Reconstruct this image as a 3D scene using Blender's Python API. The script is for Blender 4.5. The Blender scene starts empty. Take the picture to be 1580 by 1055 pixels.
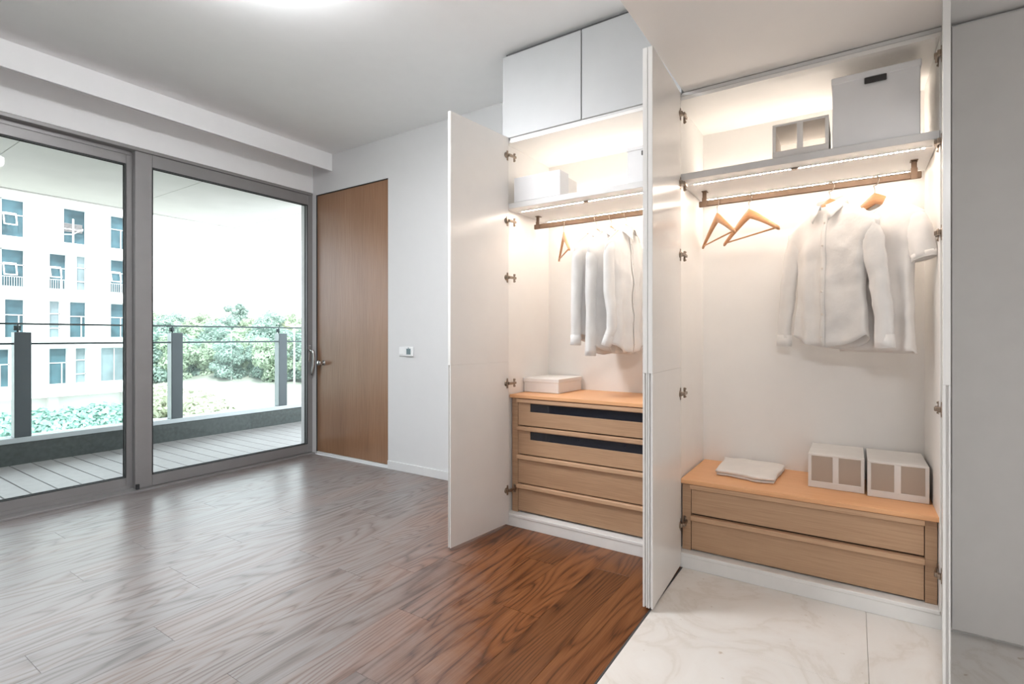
import bpy, bmesh, math, random
import numpy as np
from mathutils import Vector, Matrix, noise as mnoise

random.seed(7)
S = bpy.context.scene
COL = S.collection
PI = math.pi
R = math.radians

# ------------------------------------------------------------------ camera
EYE = 1.15
YAW = math.atan((1316 - 790) / 795.0)
cam_d = bpy.data.cameras.new('camera')
cam_d.sensor_width = 36.0
cam_d.lens = 795.0 / 1580.0 * 36.0
cam_d.shift_y = -8.5 / 1580.0
cam_d.clip_start = 0.02
cam_d.clip_end = 600
cam = bpy.data.objects.new('camera', cam_d)
cam.location = (0, 0, EYE)
cam.rotation_euler = (PI / 2, 0, YAW)
COL.objects.link(cam)
S.camera = cam

# ------------------------------------------------------------------ sky, sun, exposure
W = bpy.data.worlds.new('sky')
S.world = W
W.use_nodes = True
nt = W.node_tree
nt.nodes.clear()
wo = nt.nodes.new('ShaderNodeOutputWorld')
bg = nt.nodes.new('ShaderNodeBackground')
bg.inputs['Color'].default_value = (0.90, 0.95, 1.0, 1)      # bright even overcast
bg.inputs['Strength'].default_value = 1.85
nt.links.new(bg.outputs[0], wo.inputs['Surface'])
sun_d = bpy.data.lights.new('sun', 'SUN')
sun_d.energy = 2.2
sun_d.angle = R(6)
sun_d.color = (1.0, 0.96, 0.9)
sun = bpy.data.objects.new('sun', sun_d)
sun.rotation_euler = (R(38), 0, R(62))
sun.location = (20, -10, 40)
COL.objects.link(sun)

S.view_settings.view_transform = 'Standard'
S.view_settings.look = 'None'
S.view_settings.gamma = 1.0
S.view_settings.use_curve_mapping = False
S.view_settings.exposure = 1.18

S.cycles.max_bounces = 9
S.cycles.diffuse_bounces = 6
S.cycles.glossy_bounces = 4
S.cycles.transparent_max_bounces = 12
S.cycles.caustics_reflective = False
S.cycles.caustics_refractive = False

LAMP = 34.0          # ceiling lamp radiance
LED = 158.0           # wardrobe strip radiance

# ------------------------------------------------------------------ materials
MATS = {}

def new_mat(name):
    m = bpy.data.materials.new(name)
    m.use_nodes = True
    m.node_tree.nodes.clear()
    MATS[name] = m
    return m, m.node_tree.nodes, m.node_tree.links

def N(nodes, kind, **kw):
    n = nodes.new('ShaderNode' + kind)
    for k, v in kw.items():
        setattr(n, k, v)
    return n

def ramp(nodes, stops):
    r = N(nodes, 'ValToRGB')
    e = r.color_ramp.elements
    while len(e) < len(stops):
        e.new(0.5)
    for k, (p, c) in enumerate(stops):
        e[k].position = p
        e[k].color = (*c, 1)
    return r

def plain(name, col, rough=0.5, metal=0.0, var=0.03, scale=9.0, bump=0.0, bscale=180.0, spec=0.5, coat=0.0, sheen=0.0, trans=0.0):
    m, nd, lk = new_mat(name)
    o = N(nd, 'OutputMaterial')
    b = N(nd, 'BsdfPrincipled')
    tc = N(nd, 'TexCoord')
    nz = N(nd, 'TexNoise')
    nz.inputs['Scale'].default_value = scale
    nz.inputs['Detail'].default_value = 4
    lk.new(tc.outputs['Object'], nz.inputs['Vector'])
    lo = tuple(max(0, c * (1 - var)) for c in col)
    hi = tuple(min(1, c * (1 + var)) for c in col)
    r = ramp(nd, [(0.3, lo), (0.7, hi)])
    lk.new(nz.outputs['Fac'], r.inputs['Fac'])
    lk.new(r.outputs['Color'], b.inputs['Base Color'])
    b.inputs['Roughness'].default_value = rough
    b.inputs['Metallic'].default_value = metal
    b.inputs['Specular IOR Level'].default_value = spec
    b.inputs['Coat Weight'].default_value = coat
    b.inputs['Coat Roughness'].default_value = 0.12
    b.inputs['Sheen Weight'].default_value = sheen
    if bump:
        n2 = N(nd, 'TexNoise')
        n2.inputs['Scale'].default_value = bscale
        n2.inputs['Detail'].default_value = 3
        lk.new(tc.outputs['Object'], n2.inputs['Vector'])
        bp = N(nd, 'Bump')
        bp.inputs['Strength'].default_value = bump
        bp.inputs['Distance'].default_value = 0.004
        lk.new(n2.outputs['Fac'], bp.inputs['Height'])
        lk.new(bp.outputs['Normal'], b.inputs['Normal'])
    if trans:
        tl = N(nd, 'BsdfTranslucent')
        lk.new(r.outputs['Color'], tl.inputs['Color'])
        mx = N(nd, 'MixShader')
        mx.inputs['Fac'].default_value = trans
        lk.new(b.outputs[0], mx.inputs[1])
        lk.new(tl.outputs[0], mx.inputs[2])
        lk.new(mx.outputs[0], o.inputs['Surface'])
    else:
        lk.new(b.outputs[0], o.inputs['Surface'])
    return m

def emit(name, col, strength):
    m, nd, lk = new_mat(name)
    o = N(nd, 'OutputMaterial')
    e = N(nd, 'Emission')
    e.inputs['Color'].default_value = (*col, 1)
    e.inputs['Strength'].default_value = strength
    lk.new(e.outputs[0], o.inputs['Surface'])
    return m

def glass(name, tint, ior=1.35, rough=0.0):
    m, nd, lk = new_mat(name)
    o = N(nd, 'OutputMaterial')
    t = N(nd, 'BsdfTransparent')
    t.inputs['Color'].default_value = (*tint, 1)
    g = N(nd, 'BsdfGlossy')
    g.inputs['Roughness'].default_value = rough
    f = N(nd, 'Fresnel')
    f.inputs['IOR'].default_value = ior
    mx = N(nd, 'MixShader')
    lk.new(f.outputs[0], mx.inputs['Fac'])
    lk.new(t.outputs[0], mx.inputs[1])
    lk.new(g.outputs[0], mx.inputs[2])
    lk.new(mx.outputs[0], o.inputs['Surface'])
    return m

def wood(name, cols, across=(0, 1), along=1, ring=7.0, stretch=0.12, fine=140.0, rough=0.4, mixring=0.45, rnd=0.25, hue=None, bump=0.05, dust=False, coat=0.0, distort=5.0, spec=0.5, sharp=0.55, st=(0.22, 0.5, 0.8)):
    """grain runs along the given object axis; cols = dark, mid, light"""
    m, nd, lk = new_mat(name)
    o = N(nd, 'OutputMaterial')
    b = N(nd, 'BsdfPrincipled')
    tc = N(nd, 'TexCoord')
    oi = N(nd, 'ObjectInfo')
    off = N(nd, 'VectorMath', operation='SCALE')
    off.inputs[0].default_value = (37.0, 53.0, 19.0)
    lk.new(oi.outputs['Random'], off.inputs['Scale'])
    add = N(nd, 'VectorMath', operation='ADD')
    lk.new(tc.outputs['Object'], add.inputs[0])
    lk.new(off.outputs[0], add.inputs[1])
    def mapped(sa, sl):
        mp = N(nd, 'Mapping')
        sc = [sa, sa, sa]
        sc[along] = sl
        mp.inputs['Scale'].default_value = sc
        lk.new(add.outputs[0], mp.inputs['Vector'])
        return mp
    mp1 = mapped(ring, ring * stretch)
    nz = N(nd, 'TexNoise')
    nz.inputs['Scale'].default_value = 1.0
    nz.inputs['Detail'].default_value = 2
    nz.inputs['Roughness'].default_value = 0.45
    lk.new(mp1.outputs[0], nz.inputs['Vector'])
    mul = N(nd, 'Math', operation='MULTIPLY')
    mul.inputs[1].default_value = distort * 2 * PI
    lk.new(nz.outputs['Fac'], mul.inputs[0])
    sn = N(nd, 'Math', operation='SINE')
    lk.new(mul.outputs[0], sn.inputs[0])
    # fine fibres
    mp2 = mapped(fine, fine * 0.025)
    n2 = N(nd, 'TexNoise')
    n2.inputs['Scale'].default_value = 1.0
    n2.inputs['Detail'].default_value = 3
    lk.new(mp2.outputs[0], n2.inputs['Vector'])
    # broad tone
    mp3 = mapped(5.0, 0.8)
    n3 = N(nd, 'TexNoise')
    n3.inputs['Scale'].default_value = 1.0
    n3.inputs['Detail'].default_value = 2
    lk.new(mp3.outputs[0], n3.inputs['Vector'])
    r1 = N(nd, 'MapRange')
    r1.inputs['From Min'].default_value = -1
    r1.inputs['From Max'].default_value = 1
    lk.new(sn.outputs[0], r1.inputs['Value'])
    pw = N(nd, 'Math', operation='POWER')
    pw.inputs[1].default_value = sharp
    lk.new(r1.outputs[0], pw.inputs[0])
    mx1 = N(nd, 'Mix', data_type='FLOAT')
    mx1.inputs[0].default_value = mixring
    lk.new(n2.outputs['Fac'], mx1.inputs[2])
    lk.new(pw.outputs[0], mx1.inputs[3])
    mx2 = N(nd, 'Mix', data_type='FLOAT')
    mx2.inputs[0].default_value = 0.3
    lk.new(mx1.outputs[0], mx2.inputs[2])
    lk.new(n3.outputs['Fac'], mx2.inputs[3])
    rr = ramp(nd, [(st[0], cols[0]), (st[1], cols[1]), (st[2], cols[2])])
    lk.new(mx2.outputs[0], rr.inputs['Fac'])
    hs = N(nd, 'HueSaturation')
    vr = N(nd, 'MapRange')
    vr.inputs['To Min'].default_value = 1 - rnd
    vr.inputs['To Max'].default_value = 1 + rnd
    lk.new(oi.outputs['Random'], vr.inputs['Value'])
    lk.new(vr.outputs[0], hs.inputs['Value'])
    lk.new(rr.outputs['Color'], hs.inputs['Color'])
    lk.new(hs.outputs[0], b.inputs['Base Color'])
    b.inputs['Roughness'].default_value = rough
    b.inputs['Specular IOR Level'].default_value = spec
    b.inputs['Coat Weight'].default_value = coat
    b.inputs['Coat Roughness'].default_value = 0.25
    if dust:
        # building dust lying on the boards, swept thin towards the wardrobes
        geo = N(nd, 'NewGeometry')
        sx = N(nd, 'SeparateXYZ')
        lk.new(geo.outputs['Position'], sx.inputs[0])
        nd1 = N(nd, 'TexNoise')
        nd1.inputs['Scale'].default_value = 5.5
        nd1.inputs['Detail'].default_value = 7
        nd1.inputs['Roughness'].default_value = 0.65
        lk.new(geo.outputs['Position'], nd1.inputs['Vector'])
        sx0 = N(nd, 'Math', operation='MULTIPLY_ADD')   # amount falls off towards the swept corner
        sx0.inputs[1].default_value = -1.25
        sx0.inputs[2].default_value = 0.0
        lk.new(sx.outputs['X'], sx0.inputs[0])
        sx1 = N(nd, 'Math', operation='MULTIPLY_ADD')
        sx1.inputs[1].default_value = -0.95
        lk.new(sx.outputs['Y'], sx1.inputs[0])
        lk.new(sx0.outputs[0], sx1.inputs[2])
        ad = N(nd, 'Math', operation='MULTIPLY_ADD')
        ad.inputs[1].default_value = 0.75
        lk.new(nd1.outputs['Fac'], ad.inputs[0])
        lk.new(sx1.outputs[0], ad.inputs[2])
        mr = N(nd, 'MapRange')
        mr.inputs['From Min'].default_value = 0.30
        mr.inputs['From Max'].default_value = 1.25
        mr.inputs['To Min'].default_value = 0.01
        mr.inputs['To Max'].default_value = dust
        lk.new(ad.outputs[0], mr.inputs['Value'])
        gm = N(nd, 'MapRange')            # dust sits less in the dark open grain
        gm.inputs['From Min'].default_value = 0.25
        gm.inputs['From Max'].default_value = 0.7
        gm.inputs['To Min'].default_value = 0.45
        gm.inputs['To Max'].default_value = 1.15
        lk.new(mx1.outputs[0], gm.inputs['Value'])
        dg = N(nd, 'Math', operation='MULTIPLY')
        lk.new(mr.outputs[0], dg.inputs[0])
        lk.new(gm.outputs[0], dg.inputs[1])
        dm = N(nd, 'Mix', data_type='RGBA')
        dm.inputs[7].default_value = (0.265, 0.268, 0.272, 1)
        lk.new(dg.outputs[0], dm.inputs[0])
        lk.new(hs.outputs[0], dm.inputs[6])
        lk.new(dm.outputs[2], b.inputs['Base Color'])
    bp = N(nd, 'Bump')
    bp.inputs['Strength'].default_value = bump
    bp.inputs['Distance'].default_value = 0.002
    lk.new(mx1.outputs[0], bp.inputs['Height'])
    lk.new(bp.outputs['Normal'], b.inputs['Normal'])
    lk.new(b.outputs[0], o.inputs['Surface'])
    return m

plain('wall_paint', (0.72, 0.72, 0.725), 0.7, var=0.008, bump=0.02, bscale=260)
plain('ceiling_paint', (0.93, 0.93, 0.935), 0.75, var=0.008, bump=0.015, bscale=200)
plain('brightened_white', (0.91, 0.91, 0.915), 0.7, var=0.01)
plain('lacquer', (0.74, 0.72, 0.70), 0.22, var=0.012, spec=0.5)
plain('lacquer_edge', (0.80, 0.82, 0.84), 0.3, var=0.01)
plain('melamine', (0.80, 0.785, 0.765), 0.42, var=0.012)
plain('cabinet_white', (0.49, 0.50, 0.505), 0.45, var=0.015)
plain('closed_door_shaded', (0.62, 0.60, 0.58), 0.5, var=0.02, bump=0.05, bscale=500)  # darker than the lacquer: the unlit look is put into the colour
plain('shelf_grey', (0.66, 0.655, 0.65), 0.4, var=0.02)
plain('frame_metal', (0.30, 0.29, 0.29), 0.42, metal=0.35, var=0.03)
plain('frame_dark', (0.05, 0.055, 0.06), 0.5, var=0.05)
plain('rubber', (0.02, 0.022, 0.024), 0.6)
plain('steel', (0.62, 0.61, 0.60), 0.22, metal=1.0, var=0.03)
plain('hinge_steel', (0.33, 0.27, 0.22), 0.32, metal=1.0, var=0.1, scale=60)
plain('bronze', (0.16, 0.105, 0.07), 0.42, metal=0.5, var=0.08, scale=30)
plain('wire', (0.42, 0.36, 0.31), 0.28, metal=1.0)
plain('shirt_cotton', (0.88, 0.87, 0.86), 0.85, var=0.03, scale=14, bump=0.75, bscale=24, sheen=0.2, trans=0.25)
plain('tee_cotton', (0.90, 0.87, 0.845), 0.9, var=0.03, scale=14, bump=0.5, bscale=20, sheen=0.2, trans=0.2)
plain('button', (0.78, 0.74, 0.69), 0.3)
plain('box_grey', (0.76, 0.76, 0.77), 0.65, var=0.02, bump=0.05, bscale=400)
plain('box_white', (0.80, 0.79, 0.78), 0.6, var=0.02, bump=0.05, bscale=400)
plain('fabric_white', (0.84, 0.82, 0.80), 0.9, var=0.03, bump=0.12, bscale=420, trans=0.12)
plain('tag_black', (0.025, 0.022, 0.022), 0.5)
plain('plastic_white', (0.82, 0.83, 0.84), 0.35, var=0.01)
plain('screen', (0.16, 0.22, 0.24), 0.2, var=0.1, scale=80)
plain('smoked_glass', (0.012, 0.014, 0.022), 0.08, spec=0.6, var=0.1)
plain('marble_grout', (0.50, 0.47, 0.43), 0.8)
plain('plinth_white', (0.76, 0.755, 0.74), 0.4, var=0.03)
plain('substrate', (0.07, 0.05, 0.04), 0.9)
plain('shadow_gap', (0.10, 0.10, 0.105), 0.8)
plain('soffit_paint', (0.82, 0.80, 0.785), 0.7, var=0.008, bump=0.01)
plain('deck_board', (0.33, 0.325, 0.325), 0.6, var=0.07, scale=14, bump=0.1, bscale=120)
plain('kerb_stone', (0.055, 0.07, 0.068), 0.5, var=0.25, scale=30)
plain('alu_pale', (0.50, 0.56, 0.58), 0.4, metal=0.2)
plain('alu_post', (0.07, 0.09, 0.10), 0.5, metal=0.1)
plain('rail_dark', (0.055, 0.08, 0.085), 0.4, metal=0.2)
plain('soffit_white', (0.78, 0.77, 0.75), 0.7, var=0.03, scale=4)
plain('facade', (0.84, 0.84, 0.83), 0.8, var=0.02, scale=0.4)
plain('facade_stone', (0.74, 0.73, 0.71), 0.8, var=0.03, scale=0.6)
plain('facade_glass', (0.055, 0.115, 0.14), 0.2, var=0.45, scale=0.9, spec=0.3)
plain('facade_glass_pale', (0.20, 0.26, 0.28), 0.3, var=0.3, scale=0.7, spec=0.3)
plain('facade_frame', (0.62, 0.66, 0.67), 0.5)
plain('facade_railing', (0.36, 0.40, 0.41), 0.5)
plain('grille', (0.24, 0.23, 0.23), 0.6, var=0.2)
plain('earth', (0.37, 0.39, 0.345), 0.95, var=0.3, scale=0.12)
plain('asphalt', (0.46, 0.46, 0.45), 0.9, var=0.06, scale=0.5)
plain('bark', (0.16, 0.125, 0.10), 0.9, var=0.2)
plain('leaf_mid', (0.47, 0.57, 0.44), 0.65, var=0.3, scale=0.8, trans=0.35)  # leaf colours paled to carry the haze and overexposed daylight
plain('leaf_blue', (0.38, 0.50, 0.45), 0.65, var=0.3, scale=0.8, trans=0.35)
plain('leaf_pale', (0.62, 0.65, 0.52), 0.65, var=0.25, scale=0.8, trans=0.35)
plain('leaf_teal', (0.38, 0.58, 0.52), 0.65, var=0.25, scale=0.8, trans=0.3)
plain('pole_white', (0.82, 0.83, 0.83), 0.5)
glass('window_glass', (0.985, 0.995, 0.992), 1.28)
glass('rail_glass', (0.93, 0.972, 0.965), 1.22)
def film():
    m, nd, lk = new_mat('film')
    o = N(nd, 'OutputMaterial')
    t = N(nd, 'BsdfTransparent')
    t.inputs['Color'].default_value = (.9, .88, .85, 1)
    d = N(nd, 'BsdfDiffuse')
    d.inputs['Color'].default_value = (.80, .70, .61, 1)
    l = N(nd, 'BsdfTranslucent')
    l.inputs['Color'].default_value = (.90, .84, .78, 1)
    mx = N(nd, 'MixShader')
    mx.inputs['Fac'].default_value = .72
    m2 = N(nd, 'MixShader')
    m2.inputs['Fac'].default_value = .45
    lk.new(d.outputs[0], m2.inputs[1])
    lk.new(l.outputs[0], m2.inputs[2])
    lk.new(t.outputs[0], mx.inputs[1])
    lk.new(m2.outputs[0], mx.inputs[2])
    lk.new(mx.outputs[0], o.inputs['Surface'])
film()
glass('film_clear', (0.96, 0.94, 0.92), 1.12, 0.1)
wood('floor_oak', [(0.040, 0.0115, 0.003), (0.140, 0.046, 0.0135), (0.215, 0.084, 0.029)], along=1, ring=3.6, stretch=0.15, fine=210, rough=0.29, mixring=0.34, rnd=0.26, dust=0.70, distort=24.0, bump=0.08, spec=0.28, sharp=0.38, st=(0.34, 0.52, 0.72))
wood('drawer_oak', [(0.30, 0.172, 0.098), (0.44, 0.275, 0.165), (0.53, 0.345, 0.215)], along=0, ring=3.0, stretch=0.05, fine=230, rough=0.5, mixring=0.14, rnd=0.05, distort=3.0)
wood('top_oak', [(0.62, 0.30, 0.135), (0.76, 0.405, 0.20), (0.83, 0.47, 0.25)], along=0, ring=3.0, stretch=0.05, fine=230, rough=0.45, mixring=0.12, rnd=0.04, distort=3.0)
wood('lit_rail_oak', [(0.38, 0.225, 0.13), (0.53, 0.335, 0.205), (0.61, 0.405, 0.255)], along=0, ring=3.0, stretch=0.05, fine=230, rough=0.5, mixring=0.12, rnd=0.04, distort=3.0)  # drawer oak made paler to paint the light on the rails
wood('door_veneer', [(0.175, 0.084, 0.040), (0.275, 0.140, 0.072), (0.36, 0.198, 0.110)], along=2, ring=2.6, stretch=0.06, fine=170, rough=0.32, mixring=0.2, rnd=0.0, distort=2.5, coat=0.15)
wood('hanger_beech', [(0.44, 0.205, 0.09), (0.58, 0.30, 0.145), (0.68, 0.38, 0.20)], along=0, ring=6.0, stretch=0.1, fine=200, rough=0.4, mixring=0.15, rnd=0.08, distort=2.0)
emit('lamp_diffuser', (0.965, 0.98, 1.0), LAMP)
emit('led_chip', (1.0, 0.85, 0.715), LED)
emit('led_chip_soft', (1.0, 0.88, 0.76), LED * .62)

def marble():
    m, nd, lk = new_mat('marble')
    o = N(nd, 'OutputMaterial')
    b = N(nd, 'BsdfPrincipled')
    tc = N(nd, 'TexCoord')
    geo = N(nd, 'NewGeometry')
    n1 = N(nd, 'TexNoise')
    n1.inputs['Scale'].default_value = 2.2
    n1.inputs['Detail'].default_value = 8
    n1.inputs['Roughness'].default_value = 0.6
    n1.inputs['Distortion'].default_value = 1.3
    lk.new(geo.outputs['Position'], n1.inputs['Vector'])
    ab = N(nd, 'Math', operation='SUBTRACT')
    ab.inputs[1].default_value = 0.5
    lk.new(n1.outputs['Fac'], ab.inputs[0])
    aa = N(nd, 'Math', operation='ABSOLUTE')
    lk.new(ab.outputs[0], aa.inputs[0])
    r1 = ramp(nd, [(0.0, (0.585, 0.545, 0.50)), (0.03, (0.635, 0.60, 0.565)), (0.12, (0.66, 0.635, 0.605))])
    lk.new(aa.outputs[0], r1.inputs['Fac'])
    # dirt and rusty specks
    n2 = N(nd, 'TexNoise')
    n2.inputs['Scale'].default_value = 21
    n2.inputs['Detail'].default_value = 5
    lk.new(geo.outputs['Position'], n2.inputs['Vector'])
    r2 = ramp(nd, [(0.69, (1, 1, 1)), (0.76, (0.62, 0.52, 0.42))])
    lk.new(n2.outputs['Fac'], r2.inputs['Fac'])
    mx = N(nd, 'Mix', data_type='RGBA', blend_type='MULTIPLY')
    mx.inputs[0].default_value = 1.0
    lk.new(r1.outputs['Color'], mx.inputs[6])
    lk.new(r2.outputs['Color'], mx.inputs[7])
    lk.new(mx.outputs[2], b.inputs['Base Color'])
    b.inputs['Roughness'].default_value = 0.42
    lk.new(b.outputs[0], o.inputs['Surface'])
marble()

# ------------------------------------------------------------------ mesh helpers
def wloc(o):
    v = Vector((0, 0, 0))
    while o is not None:
        v += o.location
        o = o.parent
    return v

class MB:
    def __init__(s):
        s.v, s.f, s.m, s.sm = [], [], [], []
    def add(s, vs, fs, mi=0, smooth=False):
        k = len(s.v)
        s.v += [tuple(p) for p in vs]
        for f in fs:
            s.f.append(tuple(k + i for i in f))
            s.m.append(mi)
            s.sm.append(smooth)
        return s
    def box(s, a, b, c=0.0, mi=0):
        """box between corners a and b, edges chamfered by c"""
        x0, y0, z0 = (min(a[i], b[i]) for i in range(3))
        x1, y1, z1 = (max(a[i], b[i]) for i in range(3))
        c = min(c, (x1 - x0) * .45, (y1 - y0) * .45, (z1 - z0) * .45)
        if c <= 0:
            vs = [(x0, y0, z0), (x1, y0, z0), (x1, y1, z0), (x0, y1, z0), (x0, y0, z1), (x1, y0, z1), (x1, y1, z1), (x0, y1, z1)]
            fs = [(0, 3, 2, 1), (4, 5, 6, 7), (0, 1, 5, 4), (1, 2, 6, 5), (2, 3, 7, 6), (3, 0, 4, 7)]
            return s.add(vs, fs, mi)
        bm = bmesh.new()
        bmesh.ops.create_cube(bm, size=1)
        for v in bm.verts:
            v.co = Vector(((v.co.x + .5) * (x1 - x0) + x0, (v.co.y + .5) * (y1 - y0) + y0, (v.co.z + .5) * (z1 - z0) + z0))
        bmesh.ops.bevel(bm, geom=bm.edges[:], offset=c, segments=1, affect='EDGES')
        bm.verts.index_update()
        s.add([v.co[:] for v in bm.verts], [[v.index for v in f.verts] for f in bm.faces], mi)
        bm.free()
        return s
    def prism(s, poly, z0, z1, mi=0, axis=2):
        n = len(poly)
        def P(p, z):
            q = [p[0], p[1]]
            q.insert(axis, z)
            return tuple(q)
        vs = [P(p, z0) for p in poly] + [P(p, z1) for p in poly]
        fs = [tuple(range(n - 1, -1, -1)), tuple(range(n, 2 * n))]
        fs += [(i, (i + 1) % n, n + (i + 1) % n, n + i) for i in range(n)]
        return s.add(vs, fs, mi)
    def tube(s, pts, r, seg=8, mi=0, cap=True):
        pts = [Vector(p) for p in pts]
        rs = r if isinstance(r, (list, tuple)) else [r] * len(pts)
        vs, fs = [], []
        up = Vector((0, 0, 1))
        prev = None
        for i, p in enumerate(pts):
            t = (pts[min(i + 1, len(pts) - 1)] - pts[max(i - 1, 0)]).normalized()
            if prev is None:
                n = t.cross(up if abs(t.z) < .9 else Vector((1, 0, 0))).normalized()
            else:
                n = (prev - t * prev.dot(t)).normalized()
            prev = n
            b = t.cross(n)
            for k in range(seg):
                a = 2 * PI * k / seg
                vs.append(p + (n * math.cos(a) + b * math.sin(a)) * rs[i])
        for i in range(len(pts) - 1):
            for k in range(seg):
                fs.append((i * seg + k, i * seg + (k + 1) % seg, (i + 1) * seg + (k + 1) % seg, (i + 1) * seg + k))
        if cap:
            fs.append(tuple(range(seg - 1, -1, -1)))
            fs.append(tuple((len(pts) - 1) * seg + k for k in range(seg)))
        return s.add(vs, fs, mi, True)
    def loft(s, rings, mi=0, closed=True, cap=False, smooth=True):
        n = len(rings[0])
        vs = [p for r in rings for p in r]
        fs = []
        for i in range(len(rings) - 1):
            for k in range(n if closed else n - 1):
                fs.append((i * n + k, i * n + (k + 1) % n, (i + 1) * n + (k + 1) % n, (i + 1) * n + k))
        if cap:
            fs.append(tuple(range(n - 1, -1, -1)))
            fs.append(tuple((len(rings) - 1) * n + k for k in range(n)))
        return s.add(vs, fs, mi, smooth)
    def mesh(s, name, mats, origin=(0, 0, 0)):
        me = bpy.data.meshes.new(name)
        ox, oy, oz = origin
        me.from_pydata([(x - ox, y - oy, z - oz) for x, y, z in s.v], [], s.f)
        for k in (mats if isinstance(mats, (list, tuple)) else [mats]):
            me.materials.append(MATS[k])
        me.polygons.foreach_set('material_index', s.m)
        me.polygons.foreach_set('use_smooth', s.sm)
        me.update()
        return me
    def build(s, name, mats, parent=None, origin=None):
        """vertices in world space; a part's mesh is stored relative to its parent (unrotated)"""
        base = wloc(parent) if parent is not None else Vector(origin or (0, 0, 0))
        o = bpy.data.objects.new(name, s.mesh(name, mats, base))
        COL.objects.link(o)
        if parent is not None:
            o.parent = parent
        else:
            o.location = base
        return o
    def local(s, name, mats, parent):
        o = bpy.data.objects.new(name, s.mesh(name, mats))
        COL.objects.link(o)
        o.parent = parent
        return o

def tag(o, label=None, cat=None, group=None, kind=None):
    if label: o['label'] = label
    if cat: o['category'] = cat
    if group: o['group'] = group
    if kind: o['kind'] = kind
    return o

def empty(name, loc, rz=0.0, label=None, cat=None, group=None, kind=None):
    o = bpy.data.objects.new(name, None)
    o.empty_display_size = 0.1
    o.location = loc
    o.rotation_euler = (0, 0, rz)
    COL.objects.link(o)
    return tag(o, label, cat, group, kind)

def copy_tree(o, parent=None):
    c = o.copy()
    COL.objects.link(c)
    c.parent = parent
    for ch in list(o.children):
        copy_tree(ch, c)
    return c

def piece(name, me, parent, loc, rot=None):
    o = bpy.data.objects.new(name, me)
    COL.objects.link(o)
    o.parent = parent
    o.location = Vector(loc) - wloc(parent)
    if rot: o.rotation_euler = rot
    return o

def bx(a, b, c=0.0):
    return MB().box(a, b, c)

def smooth_by_angle(o):
    pass

# ------------------------------------------------------------------ main planes (metres)
YB = 3.155      # back wall
YW = 2.612      # wardrobe fronts
XG = -4.45      # room face of the sliding door
XS = -0.705     # wood / stone line, edge of the dropped ceiling
ZC = 2.89       # ceiling
ZD = 2.37       # dropped ceiling
X_R, Y_R = 2.3, -3.3   # right and rear walls

# ------------------------------------------------------------------ floor
floor = tag(bx((-4.56, Y_R, -0.10), (XS - .01, YB, -0.012)).build('floor', 'substrate'), 'grey-brown oak plank floor running from the glass door to the stone entry', 'floor', kind='structure')
PW, PL = 0.1775, 1.10
joints = {4: 1.553, 5: 0.93, 6: 1.83, 8: 2.02, 9: 1.68}
pm = MB().box((-PW / 2 + .0004, -PL / 2 + .0005, -0.013), (PW / 2 - .0004, PL / 2 - .0005, 0), 0.0003).mesh('plank', 'floor_oak')
i = 0
while XS - PW * i > -4.46:
    x1 = XS - .01 - PW * i
    x0 = max(x1 - PW, -4.47)
    j = joints.get(i, random.uniform(0, PL))
    while j > Y_R: j -= PL
    while j < YB - 0.01:
        a, b = max(j, Y_R), min(j + PL, YB - .005)
        if b - a > 0.03:
            if b - a > PL - 1e-4 and x1 - x0 > PW - 1e-4:
                piece('plank', pm, floor, ((x0 + x1) / 2, (a + b) / 2, 0))
            else:
                hw, hl = (x1 - x0) / 2, (b - a) / 2
                q = MB().box((-hw + .0004, -hl + .0005, -0.013), (hw - .0004, hl - .0005, 0), 0.0003).mesh('plank', 'floor_oak')
                piece('plank', q, floor, ((x0 + x1) / 2, (a + b) / 2, 0))
        j += PL
    i += 1

stone = tag(bx((XS - .01, Y_R, -0.10), (X_R, YB, -0.012)).build('floor.001', 'marble_grout'), 'pale veined stone tile floor in front of the right wardrobe', 'floor', kind='structure')
TX = [XS - 0.003, 0.045, 0.80, 1.55, X_R]
TY = [Y_R, -1.0, 0.52, 2.04, YB]
for a in range(4):
    for b in range(4):
        bx((TX[a] + .0006, TY[b] + .0006, -0.014), (TX[a + 1] - .0006, TY[b + 1] - .0006, 0), .0006).build('tile', 'marble', stone)
tag(bx((XS - .0095, Y_R, -0.012), (XS - .0035, YW - .002, 0.0012), .001).build('trim_1', 'frame_dark', None, (XS, 0, 0)), 'thin dark metal strip between oak planks and stone tiles', 'floor strip', kind='structure')

# ------------------------------------------------------------------ walls, ceiling
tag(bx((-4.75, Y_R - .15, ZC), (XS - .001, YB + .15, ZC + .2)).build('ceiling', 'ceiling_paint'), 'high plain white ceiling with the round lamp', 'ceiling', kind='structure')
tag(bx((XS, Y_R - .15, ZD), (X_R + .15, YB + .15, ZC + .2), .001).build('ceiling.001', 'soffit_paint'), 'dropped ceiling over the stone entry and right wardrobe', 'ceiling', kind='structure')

DX0, DX1, DZ = -4.395, -3.385, 2.535        # wooden door opening
wb = MB()
wb.box((-4.63, YB, -.1), (DX0, YB + .15, ZC))
wb.box((DX0, YB, DZ), (DX1, YB + .15, ZC))
wb.box((DX1, YB, -.1), (X_R + .15, YB + .15, ZC))
wb.box((DX0, YB + .09, -.1), (DX1, YB + .15, DZ))
tag(wb.build('wall_back', 'wall_paint', None, (0, YB, 0)), 'white painted wall behind the wooden door and wardrobes', 'wall', kind='structure')
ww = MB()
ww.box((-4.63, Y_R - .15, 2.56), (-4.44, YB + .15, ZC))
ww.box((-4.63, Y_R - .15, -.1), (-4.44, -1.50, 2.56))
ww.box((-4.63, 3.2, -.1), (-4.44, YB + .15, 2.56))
tag(ww.build('wall_window', 'brightened_white', None, (-4.5, 0, 0)), 'white wall strip above the sliding glass door', 'wall', kind='structure')  # lighter colour than the other walls makes up for the fascia's shade
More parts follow.
